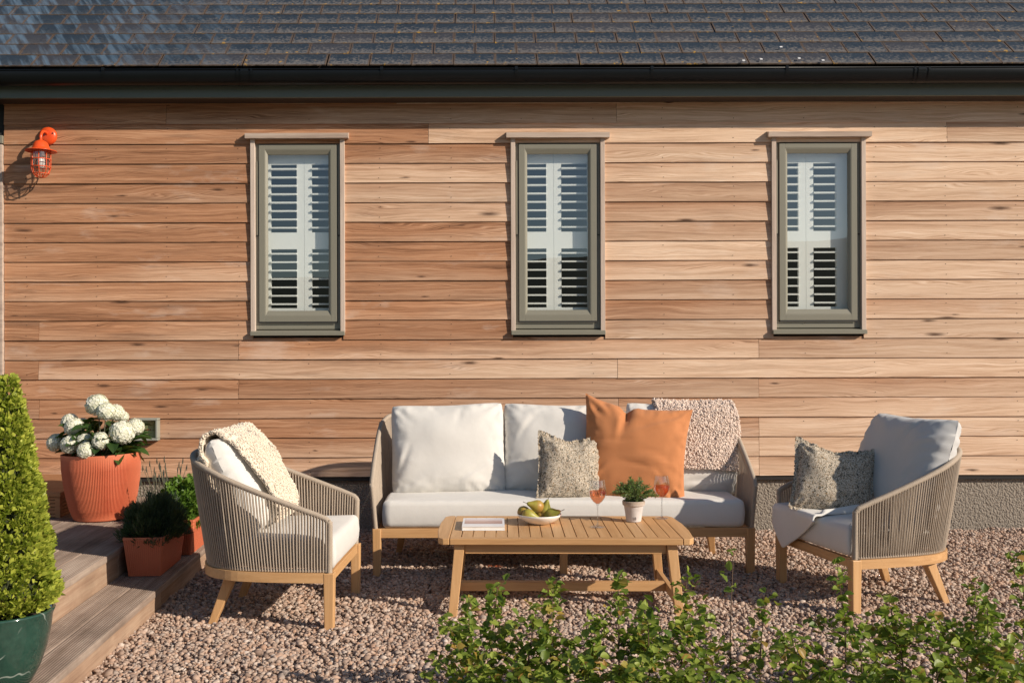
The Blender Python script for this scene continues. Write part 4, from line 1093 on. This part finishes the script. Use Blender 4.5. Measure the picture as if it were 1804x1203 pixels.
# burnt orange cushion
S4 = pillow_surf(.60, .56, .20, 13, .09, 2.2, .0, .006, chop=.035, cu0=-.22, cw=.10, lift=(.038, .0), round_=0, folds=((-.22, .72, 78, .35, -.016), (-.45, .1, 5, .4, .006), (.35, -.1, -14, .35, .010), (.1, -.25, -8, .3, -.008), (-.7, -.55, 50, .3, .009), (.3, .55, 25, .5, .007), (.55, -.65, -60, .3, .008)))
c4_ = pillow('scatter_cushion', S4, ORANGE, label='large burnt orange linen cushion with a dented top on the sofa', cat='cushion')
place(c4_, 1117, 800, 5.50, -16, 5.0, -9)
# printed cushions with fringe
def fringed(name, w_, h, t, seed, loc, rot, label):
    Sf = pillow_surf(w_, h, t, seed, .06, 2.3, .03, .005, chop=.015, cu0=-.1, cw=.3, corner=.018, round_=0)
    o = pillow(name, Sf, FLORAL, N=36, label=label, cat='cushion')
    b = MB(); per = []
    K = 60
    for k in range(K): per.append(Sf(-1 + 2 * k / K, -1, -1))
    for k in range(K): per.append(Sf(1, -1 + 2 * k / K, -1))
    for k in range(K): per.append(Sf(1 - 2 * k / K, 1, -1))
    for k in range(K): per.append(Sf(-1, 1 - 2 * k / K, -1))
    n = len(per); vs = []
    for k in range(n):
        tg = (per[(k + 2) % n] - per[k - 2]).normalized(); nr = Vector((tg.z, 0, -tg.x)); f = .013 + .005 * nz((k * .9, seed, 0), 1)
        vs += [per[k], per[k] + nr * f + Vector((0, .008 * nz((k * .7, 1, seed), 1), 0)), per[k] + nr * (f + .006 * random.random()) + Vector((0, .006 * nz((k * 1.3, 5, seed), 1), 0))]
    b.add(vs, [f for k in range(n) for f in ((k * 3, k * 3 + 1, ((k + 1) % n) * 3 + 1, ((k + 1) % n) * 3), (k * 3 + 1, k * 3 + 2, ((k + 1) % n) * 3 + 2, ((k + 1) % n) * 3 + 1))])
    b.build('ruffled_edge', FLORAL, o)
    place(o, *loc, *rot); return o
fringed('scatter_cushion', .345, .345, .14, 21, (1004, 826, 5.44), (-16, 5, 8), 'small cream cushion with a fine leaf print in front of the middle sofa cushion')
fringed('scatter_cushion', .375, .335, .13, 25, (1468, 848, 4.93), (-24, 9, -10), 'small dark leaf print cushion leaning in the right hand armchair')

# ---- left armchair: back cushion and sheepskin
def in_chair(ch, Mloc): return ch.matrix_basis @ Mloc
ML = Matrix.Translation(Vector(chL)) @ Matrix.Rotation(math.atan2(.998, .05), 4, 'Z')
Sc = pillow_surf(.56, .47, .21, 31, .03, 3.4, .01, .005, round_=.05)
cl = pillow('back_cushion', Sc, CREAM, label='off white back cushion in the left armchair, partly under the sheepskin', cat='cushion')
Ml = ML @ Matrix.Translation((.0, .115, .395 + .205)) @ Matrix.Rotation(R(-24), 4, 'X')
cl.matrix_basis = Ml
def pathL(s):
    if s < .5: return (lerp(-.92, .96, s / .5), -1, lerp(.05, .016, s / .5))
    if s < .62: a = (s - .5) / .12 * PI; return (1, 0, (-.045 * math.cos(a), .03 * math.sin(a) + .004))
    return (lerp(.96, .05, (s - .62) / .38), 1, lerp(.02, .035, (s - .62) / .38))
def ufL(s):
    if s < .5: return (lerp(-.62, -.88, s / .5), lerp(.95, 1.0, s / .5))
    return (-.88 - .1 * min(1, (s - .5) * 4), 1.0)
wl = wool_on('sheepskin_throw', Sc, ufL, pathL, WOOLC, 24000, tl=.012, nu=30)
wl.matrix_basis = Ml
tag(wl, 'cream curly sheepskin draped over the back of the left armchair', 'throw')
# ---- right armchair: back cushion, knit throw
MR = Matrix.Translation(Vector((1.62 + .33 * .976, 4.8 + .33 * .217 - D, 0))) @ Matrix.Rotation(-math.atan2(.976, .217), 4, 'Z')
Sr = pillow_surf(.63, .54, .22, 37, .02, 3.4, .03, .006, round_=.05, folds=((.4, .75, 60, .3, -.008), (.7, .5, 30, .3, .008), (.6, -.2, 60, .3, -.008)))
cr_ = pillow('back_cushion', Sr, GREYF, label='plump pale grey back cushion in the right hand armchair', cat='cushion')
cr_.matrix_basis = MR @ Matrix.Translation((0, .145, .395 + .225)) @ Matrix.Rotation(R(-19), 4, 'X')
def throw():
    # laid over the seat's far front corner, hanging down in front; chair-local coordinates
    b = MB(); nu, nv = 34, 40
    def P(u, v):
        # v: 0 at the back of the seat, 1 at the hanging hem; u across the seat (far side -> near side)
        x = lerp(-.325, .02 + .06 * v, u); 
        s = v * .62; yb = .02; L1 = .37
        if s < L1: y = yb - s; z = .412 + .006 * math.sin(u * 9 + v * 6)
        else:
            q = s - L1; a = min(q / .04, PI / 2); y = yb - L1 - .028 * math.sin(a) - .004; z = .412 - .028 * (1 - math.cos(a)) - max(0, q - .0628) / .187 * np.interp(u, [0, .3, .62, 1], [.075, .185, .10, .0])
            y -= .012 * math.sin(u * 7) * max(0, q) * 4
        z += .01 * max(0, 1 - abs(u - .02) * 8) * 0
        if u > .86 and v < .55: z += .045 * math.sin((u - .86) / .14 * PI) * (1 - v)
        return Vector((x, y, z + .003 * nz((u * 5, v * 5, 0), 2)))
    b.grid(P, nu, nv)
    o = b.build('knit_throw', THROW, smooth=True, label='cream knitted throw spread over the seat of the right hand armchair', cat='throw')
    m = o.modifiers.new('thick', 'SOLIDIFY'); m.thickness = .012; m.offset = 1
    m = o.modifiers.new('sub', 'SUBSURF'); m.levels = 1; m.render_levels = 1
    o.matrix_basis = MR
throw()

# ------------------------------------------------------------------ coffee table
def table():
    zt = .352; yaw = R(-1.4)
    # front edge centre and back edge centre
    cx_, cy_ = .392, (4.453 + 5.078) / 2 - D
    t = empty('coffee_table', (cx_, cy_, 0), yaw, label='low teak coffee table with a slatted top and splayed legs', cat='table')
    hx, hy, th = .5235, .3125, .028
    for s in (-1, 1): MB().box(-hx + .0015, hx - .0015, s * hy - .045 * (s > 0), s * hy + .045 * (s < 0), zt - th, zt).build('rail', TEAK[0], t, bevel=.003)
    n = 20; pit = (2 * hx) / n
    sm = MB().box(-pit / 2 + .0022, pit / 2 - .0022, -hy + .0455, hy - .0455, -.018, 0).mesh('slat', TEAK[1])
    for k in range(n): link('slat', sm, t, loc=(-hx + pit * (k + .5), 0, zt - .0005 - random.random() * .0006))
    for s in (-1, 1):
        pts = [(hx + .0012, -hy), (hx + .030, -hy), (hx + .052, -hy + .03), (hx + .066, -hy * .3), (hx + .066, hy * .3), (hx + .052, hy - .03), (hx + .030, hy), (hx + .0012, hy)]
        pts = [(s * x, y) for x, y in pts]
        if s < 0: pts = pts[::-1]
        m = len(pts); b = MB(); b.add([(x, y, zt - th) for x, y in pts] + [(x, y, zt) for x, y in pts], [tuple(range(m))[::-1], tuple(range(m, 2 * m))] + [(k, (k + 1) % m, m + (k + 1) % m, m + k) for k in range(m)])
        b.build('end_board', TEAK[1], t, bevel=.003)
    for s in (-1, 1):
        for q in (-1, 1):
            w_, w2 = .046, .040; x1, y1 = s * (hx - .045), q * (hy - .055); x0, y0 = s * (hx - .012), q * (hy - .02)
            hh = lambda x, y, w3_, z: [(x - w3_ / 2, y - w3_ / 2, z), (x + w3_ / 2, y - w3_ / 2, z), (x + w3_ / 2, y + w3_ / 2, z), (x - w3_ / 2, y + w3_ / 2, z)]
            MB().hexa(hh(x0, y0, w2, -.01), hh(x1, y1, w_, zt - th - .001)).build('leg', TEAK[2], t, bevel=.003)
        MB().box(-hx + .07, hx - .07, s * (hy - .055) - .011, s * (hy - .055) + .011, zt - th - .048, zt - th - .001).build('apron', TEAK[0], t, bevel=.002)
        MB().box(s * (hx - .045) - .011, s * (hx - .045) + .011, -hy + .079, hy - .079, zt - th - .048, zt - th - .001).build('apron', TEAK[1], t, bevel=.002)
        MB().box(s * (hx - .022) - .011, s * (hx - .022) + .011, -hy + .052, hy - .052, .05, .092).build('side_stretcher', TEAK[1], t, bevel=.002)
    MB().box(-hx + .034, hx - .034, -.022, .022, .048, .09).build('stretcher', TEAK[0], t, bevel=.002)
    return zt
ZT = table()
def on_table(px, py):
    d = FPX * (H - ZT) / (py - CY); return Vector((wx(px, d), d - D, ZT + .0006)), d
# book
def book():
    p, d = on_table(851, 926.5)
    t = empty('book', p, R(-.8), label='white square photo book lying at the left end of the coffee table', cat='book')
    hw, hd, h = .1005, .118, .019
    cm = simple('book_cover_white', (.82, .82, .84), .35, .02)
    MB().box(-hw + .003, hw - .001, -hd + .003, hd - .003, .0015, h - .0015).build('pages', simple('book_pages', (.78, .77, .73), .8), t)
    b = MB(); b.box(-hw, hw, -hd, hd, h - .0015, h); b.box(-hw, hw, -hd, hd, 0, .0015); b.box(-hw, -hw + .002, -hd, hd, .0015, h - .0015); b.build('cover', cm, t)
    m, tt, pr = newmat('cover_photo_print'); O = oco(tt); x, y, z = sep(tt, O)[:]
    v = mth(tt, 'ADD', mth(tt, 'MULTIPLY', y, 6.6), mth(tt, 'MULTIPLY', mth(tt, 'SUBTRACT', noi(tt, O, 14, 3), .5), .25)); v = mth(tt, 'ADD', v, .45)
    c = rmp(tt, v, [(0, (.12, .08, .09)), (.28, (.30, .17, .17)), (.42, (.45, .30, .28)), (.5, (.12, .10, .12)), (.58, (.50, .36, .34)), (.75, (.62, .60, .64)), (1, (.55, .60, .68))])
    c = mixc(tt, mth(tt, 'MULTIPLY', rmp(tt, x, [(0, 1), (.5, 0)]), .35), c, (.75, .40, .30))
    setp(tt, pr, Base_Color=c, Roughness=.35)
    MB().add([(-hw + .010, -.045, h + .0006), (hw - .010, -.045, h + .0006), (hw - .010, .085, h + .0006), (-hw + .010, .085, h + .0006)], [(0, 1, 2, 3)]).build('cover_photo', m, t)
book()
# bowl and pears
def bowl():
    p, d = on_table(949.5, 922)
    t = empty('bowl', p, 0, label='shallow white ceramic bowl of pears on the coffee table', cat='bowl')
    prof = [(.001, .0), (.048, 0), (.055, .003), (.085, .018), (.103, .036), (.108, .046), (.1055, .0475), (.099, .037), (.08, .021), (.05, .008), (.001, .006)]
    MB().lathe(prof, 64).build('body', CERAM, t, smooth=True)
    m, tt, pr = newmat('pear_skin'); O = oco(tt); z = sep(tt, O)[2]; r = rnd(tt)
    c = mixc(tt, noi(tt, vadd(tt, O, comb(tt, r, r, 0.0)), 22, 4), (.24, .25, .035), (.42, .36, .06))
    bl = rmp(tt, mth(tt, 'ADD', noi(tt, vadd(tt, O, comb(tt, mth(tt, 'MULTIPLY', r, 9.0), 0.0, 0.0)), 14, 3), mth(tt, 'MULTIPLY', mth(tt, 'SUBTRACT', .06, z), 3.0)), [(.5, 0), (.75, 1)])
    c = mixc(tt, mth(tt, 'MULTIPLY', bl, .8), c, (.44, .20, .05))
    c = mixc(tt, rmp(tt, noi(tt, O, 260, 2), [(.62, 0), (.68, 1)]), c, (.20, .13, .05))
    setp(tt, pr, Base_Color=c, Roughness=.42)
    sm = simple('pear_stalk', (.07, .045, .025), .8)
    pp = [(.001, 0), (.018, .002), (.031, .014), (.036, .032), (.033, .050), (.024, .066), (.0155, .082), (.011, .094), (.006, .101), (.001, .103)]
    b = MB(); vs = []; n = 24
    for r_, z_ in pp:
        for k in range(n): a = 2 * PI * k / n; vs.append((r_ * math.cos(a) + .006 * (z_ / .1) ** 2, r_ * math.sin(a), z_))
    b.add(vs, [(i * n + k, i * n + (k + 1) % n, (i + 1) * n + (k + 1) % n, (i + 1) * n + k) for i in range(len(pp) - 1) for k in range(n)])
    pm = b.mesh('skin', m, True)
    st = MB().tube([(.006, 0, .1), (.008, 0, .112), (.013, .002, .128)], [.0022, .0015, .002], 6).mesh('stalk', sm)
    pears = [((-.075, .01, .052), (PI / 2 + .2, 0, 2.2), 'greenish pear at the left side of the bowl'), ((-.055, -.035, .045), (1.85, .0, 1.25), 'brownish pear at the front left of the bowl'),
             ((.055, -.01, .045), (1.2, 0, -.35 + PI / 2 - .4), 'pear at the right side of the bowl with its stalk raised'), ((.01, .02, .043), (1.9, .0, 3.2), 'pear low in the middle of the bowl in shade'),
             ((-.01, .0, .083), (1.25, 0, .6 + PI / 2 + 2.8), 'long green pear lying across the top of the others'), ((.026, .012, .062), (.35, .1, .2), 'upright pear at the top of the pile with a tall stalk')]
    for (l, r_, lab) in pears:
        o = empty('pear', p + Vector(l), 0, label=lab, cat='pear', group='pears in the bowl'); o.rotation_euler = r_; o.scale = (.88, .88, .88)
        link('skin', pm, o, loc=(0, 0, -.036)); link('stalk', st, o, loc=(0, 0, -.036))
bowl()
def wine_glass(px, py, hgt, lab):
    p, d = on_table(px, py); s = hgt / .22
    t = empty('wine_glass', p, 0, label=lab, cat='wine glass', group='glasses of rose wine on the table'); t.scale = (s, s, s)
    prof = [(.001, .001), (.033, .0015), (.034, .003), (.018, .006), (.005, .011), (.0036, .02), (.0034, .07), (.0038, .098), (.008, .108), (.022, .120), (.034, .137), (.040, .156), (.0405, .172), (.037, .195), (.0325, .22)]
    MB().lathe(prof, 40).build('glass', WGLASS, t, smooth=True)
    MB().lathe([(.001, .110), (.007, .1105), (.021, .1225), (.033, .139), (.0385, .157), (.039, .168), (.001, .168)], 40).build('wine', WINE, t, smooth=True)
wine_glass(1052, 929, .225, 'glass of rose wine on the table between the pears and the potted herb')
wine_glass(1165, 914, .215, 'glass of rose wine at the right of the potted herb on the table')
def herb():
    p, d = on_table(1115.5, 919)
    m, t_, pr = newmat('limewashed_clay'); O = oco(t_)
    c = mixc(t_, noi(t_, O, 14, 6, .65), (.42, .37, .34), (.76, .72, .70)); z = sep(t_, O)[2]
    c = mixc(t_, mth(t_, 'MULTIPLY', rmp(t_, mth(t_, 'ADD', z, mth(t_, 'MULTIPLY', noi(t_, O, 30, 4), .02)), [(.085, 0), (.10, 1)]), .6), c, (.38, .27, .17))
    setp(t_, pr, Base_Color=c, Roughness=.9, Normal=bump(t_, noi(t_, O, 40, 5), .4, .004))
    t = empty('herb_pot', p, 0, label='small whitewashed clay pot with the green herb on the coffee table', cat='pot')
    MB().lathe([(.001, 0), (.034, 0), (.0365, .003), (.044, .055), (.048, .078), (.0525, .080), (.055, .083), (.056, .100), (.054, .103), (.048, .102), (.046, .09)], 48).build('body', m, t, smooth=False)
    for k in (0,): MB().lathe([(.047, .09), (.001, .092)], 24).build('soil', SOIL, t)
    # small printed figures on the pot
    cu = bpy.data.curves.new('txt', 'FONT'); cu.body = '18'; cu.size = .022; cu.extrude = .0003; cu.align_x = 'CENTER'
    to = bpy.data.objects.new('txt', cu); me = bpy.data.meshes.new_from_object(to); bpy.data.objects.remove(to)
    for v in me.vertices:
        x, y = v.co.x, v.co.y; a = x / .040; r = .0385 + y * .12 + .0012 + (v.co.z > 0) * .0004; v.co = (r * math.sin(a), -r * math.cos(a), y)
    me.materials.clear(); me.materials.append(simple('pot_print', (.16, .14, .13), .9)); link('pot_mark', me, t, loc=(-.004, 0, .012))
    h = empty('herb_plant', p + Vector((0, 0, .09)), 0, label='bushy fine leaved green herb in the whitewashed pot on the table', cat='plant')
    P = []; N = []; b = MB()
    for k in range(130):
        a = random.uniform(0, 2 * PI); r = random.random() ** .55; lx, ly = .115 * r * math.cos(a), .10 * r * math.sin(a); hz = .115 * math.sqrt(max(0, 1 - (r * .85) ** 2)) * random.uniform(.8, 1.12)
        q = spline([(lx * .2, ly * .2, 0), (lx * .65, ly * .65, hz * .65), (lx, ly, hz - .02 * r)], 8); b.tube(q, .0009, 3)
        for j in range(1, 8):
            for m_ in range(4): P.append(tuple(q[j])); tg = (q[j] - q[j - 1]).normalized(); N.append(tuple(tg + Vector((random.gauss(0, .7), random.gauss(0, .7), random.gauss(0, .5)))))
    b.build('stem', STALK, h)
    link('foliage', leafcloud('foliage', P, N, .013, LEAFT, .30, .1, .35, .35), h, kind='stuff')
herb()

LEAFY = m_leaf('young_hedge_leaf', (.30, .30, .05), (.42, .22, .06), .35)
# ------------------------------------------------------------------ young hedge in front
leafm = []
for k in range(5):
    b = MB(); nu, nv = 4, 6; cv = random.uniform(.05, .3)
    def lf(u, v):
        wd = .5 * math.sin(PI * (v * .94 + .03)) ** .8; x = (u - .5) * 2 * wd * .8
        x *= 1 + .10 * math.sin(v * 20 + k)
        return (x, v, -cv * v * v * 1.3 + abs(x) * .45 + .02 * math.sin(v * 14 + u * 5))
    b.grid(lf, nu, nv); leafm.append(b.mesh('leaf', LEAFH, True)); leafm.append(leafm[-1]); leafm.append(leafm[-1])
    if k < 2: leafm.append(b.mesh('leaf', LEAFY, True))
def sapling(px, d, h, nb, leaves, label, spread=.15):
    nb = int(nb * 1.6) if nb > 1 else 1; leaves = min(295, int(leaves * 2.6)) if nb > 1 else leaves
    X, Y = wx(px, d), d - D
    t = empty('hedge_plant', (X, Y, -.005), 0, label=label, cat='plant', group='young hedge plants along the front edge of the gravel')
    b = MB(); axes = []
    top = Vector((random.gauss(0, .02), random.gauss(0, .02), h)); mid = Vector((random.gauss(0, .015), random.gauss(0, .015), h * .5))
    main = spline([(0, 0, 0), mid, top], 14); b.tube(main, [lerp(.004, .0012, i / 13) for i in range(14)], 5); axes.append(main[4:])
    for k in range(nb):
        i = random.randint(1, 8); a = random.uniform(0, 2 * PI); L = random.uniform(.5, 1.0) * spread * (1.2 - i / 16)
        s = main[i]; e = s + Vector((math.cos(a) * L, math.sin(a) * L * .8, L * random.uniform(.35, 1.3)))
        e.z = min(e.z, h * .96)
        q = spline([s, s.lerp(e, .5) + Vector((0, 0, -.01)), e], 9); b.tube(q, [lerp(.0022, .0008, j / 8) for j in range(9)], 4); axes.append(q[2:])
    b.build('stem', BARK, t)
    for k in range(leaves):
        ax = random.choice(axes) if random.random() < .85 else axes[0]; j = int(len(ax) * random.random() ** .6); j = min(j, len(ax) - 1); p = ax[j]
        s = random.uniform(.018, .037); o = link('leaf', random.choice(leafm), t, loc=p + Vector((random.gauss(0, .015), random.gauss(0, .013), random.gauss(0, .010))))
        o.scale = (s, s, s); o.rotation_euler = (random.gauss(.25, .55), random.gauss(0, .5), random.uniform(0, 2 * PI))
sap = [ # px, depth, height, branches, leaves, label
    (822, 3.10, .43, 7, 120, 'dense young hedge plant at the left end of the row below the left table leg'),
    (868, 3.22, .44, 7, 120, 'leafy hedge plant second from the left end of the row'),
    (925, 3.08, .40, 7, 120, 'leafy hedge plant below the left part of the coffee table'),
    (978, 3.24, .43, 6, 110, 'bushy hedge plant below the middle of the coffee table'),
    (1035, 3.05, .36, 7, 115, 'low leafy hedge plant right of the middle of the coffee table'),
    (1088, 3.20, .46, 7, 120, 'tall bright hedge plant under the wine glass end of the table'),
    (1140, 3.06, .40, 7, 115, 'bushy hedge plant just left of the right table leg'),
    (1190, 3.22, .46, 7, 110, 'leafy hedge plant in front of the right table leg'),
    (1243, 3.05, .36, 6, 80, 'smaller hedge plant right of the coffee table'),
    (1287, 3.22, .52, 1, 13, 'single thin sprout with a few leaves standing in front of the sofa leg'),
    (1345, 3.14, .43, 4, 50, 'sparse hedge plant between the sofa and the right armchair'),
    (1405, 3.04, .34, 5, 55, 'low sparse hedge plant before the right armchair'),
    (1480, 3.16, .52, 6, 85, 'tallest hedge plant beside the front leg of the right armchair'),
    (1532, 3.02, .34, 6, 70, 'low hedge plant just right of the armchair front leg'),
    (1590, 3.20, .40, 7, 90, 'bushy hedge plant under the side of the right armchair'),
    (1648, 3.04, .37, 7, 95, 'leafy hedge plant in front of the rear leg of the right armchair'),
    (1700, 3.22, .44, 7, 100, 'upright hedge plant just right of the right armchair'),
    (1758, 3.05, .42, 7, 100, 'leafy hedge plant second from the right edge'),
    (1802, 3.22, .52, 7, 110, 'tall hedge plant at the right edge of the photograph')]
sap += [(845, 2.88, .27, 7, 110, 'low nearest hedge plant at the bottom left end of the row'), (905, 2.90, .28, 7, 110, 'low leafy hedge plant at the bottom edge below the book'),
    (965, 2.88, .26, 7, 110, 'low leafy hedge plant at the bottom edge below the pear bowl'), (1060, 2.90, .27, 7, 110, 'low leafy hedge plant at the bottom edge below the left wine glass'),
    (1120, 2.88, .28, 7, 105, 'low leafy hedge plant at the bottom edge below the potted herb'), (1215, 2.92, .28, 7, 100, 'low leafy hedge plant at the bottom edge right of the table'),
    (1300, 2.90, .24, 6, 70, 'low sparse hedge plant at the bottom edge below the thin sprout'), (1455, 2.90, .25, 6, 90, 'low hedge plant at the bottom edge before the armchair'),
    (1610, 2.90, .26, 7, 100, 'low hedge plant at the bottom edge below the armchair side'), (1735, 2.90, .27, 7, 105, 'low hedge plant at the bottom edge near the right corner')]
for a in sap: sapling(*a)
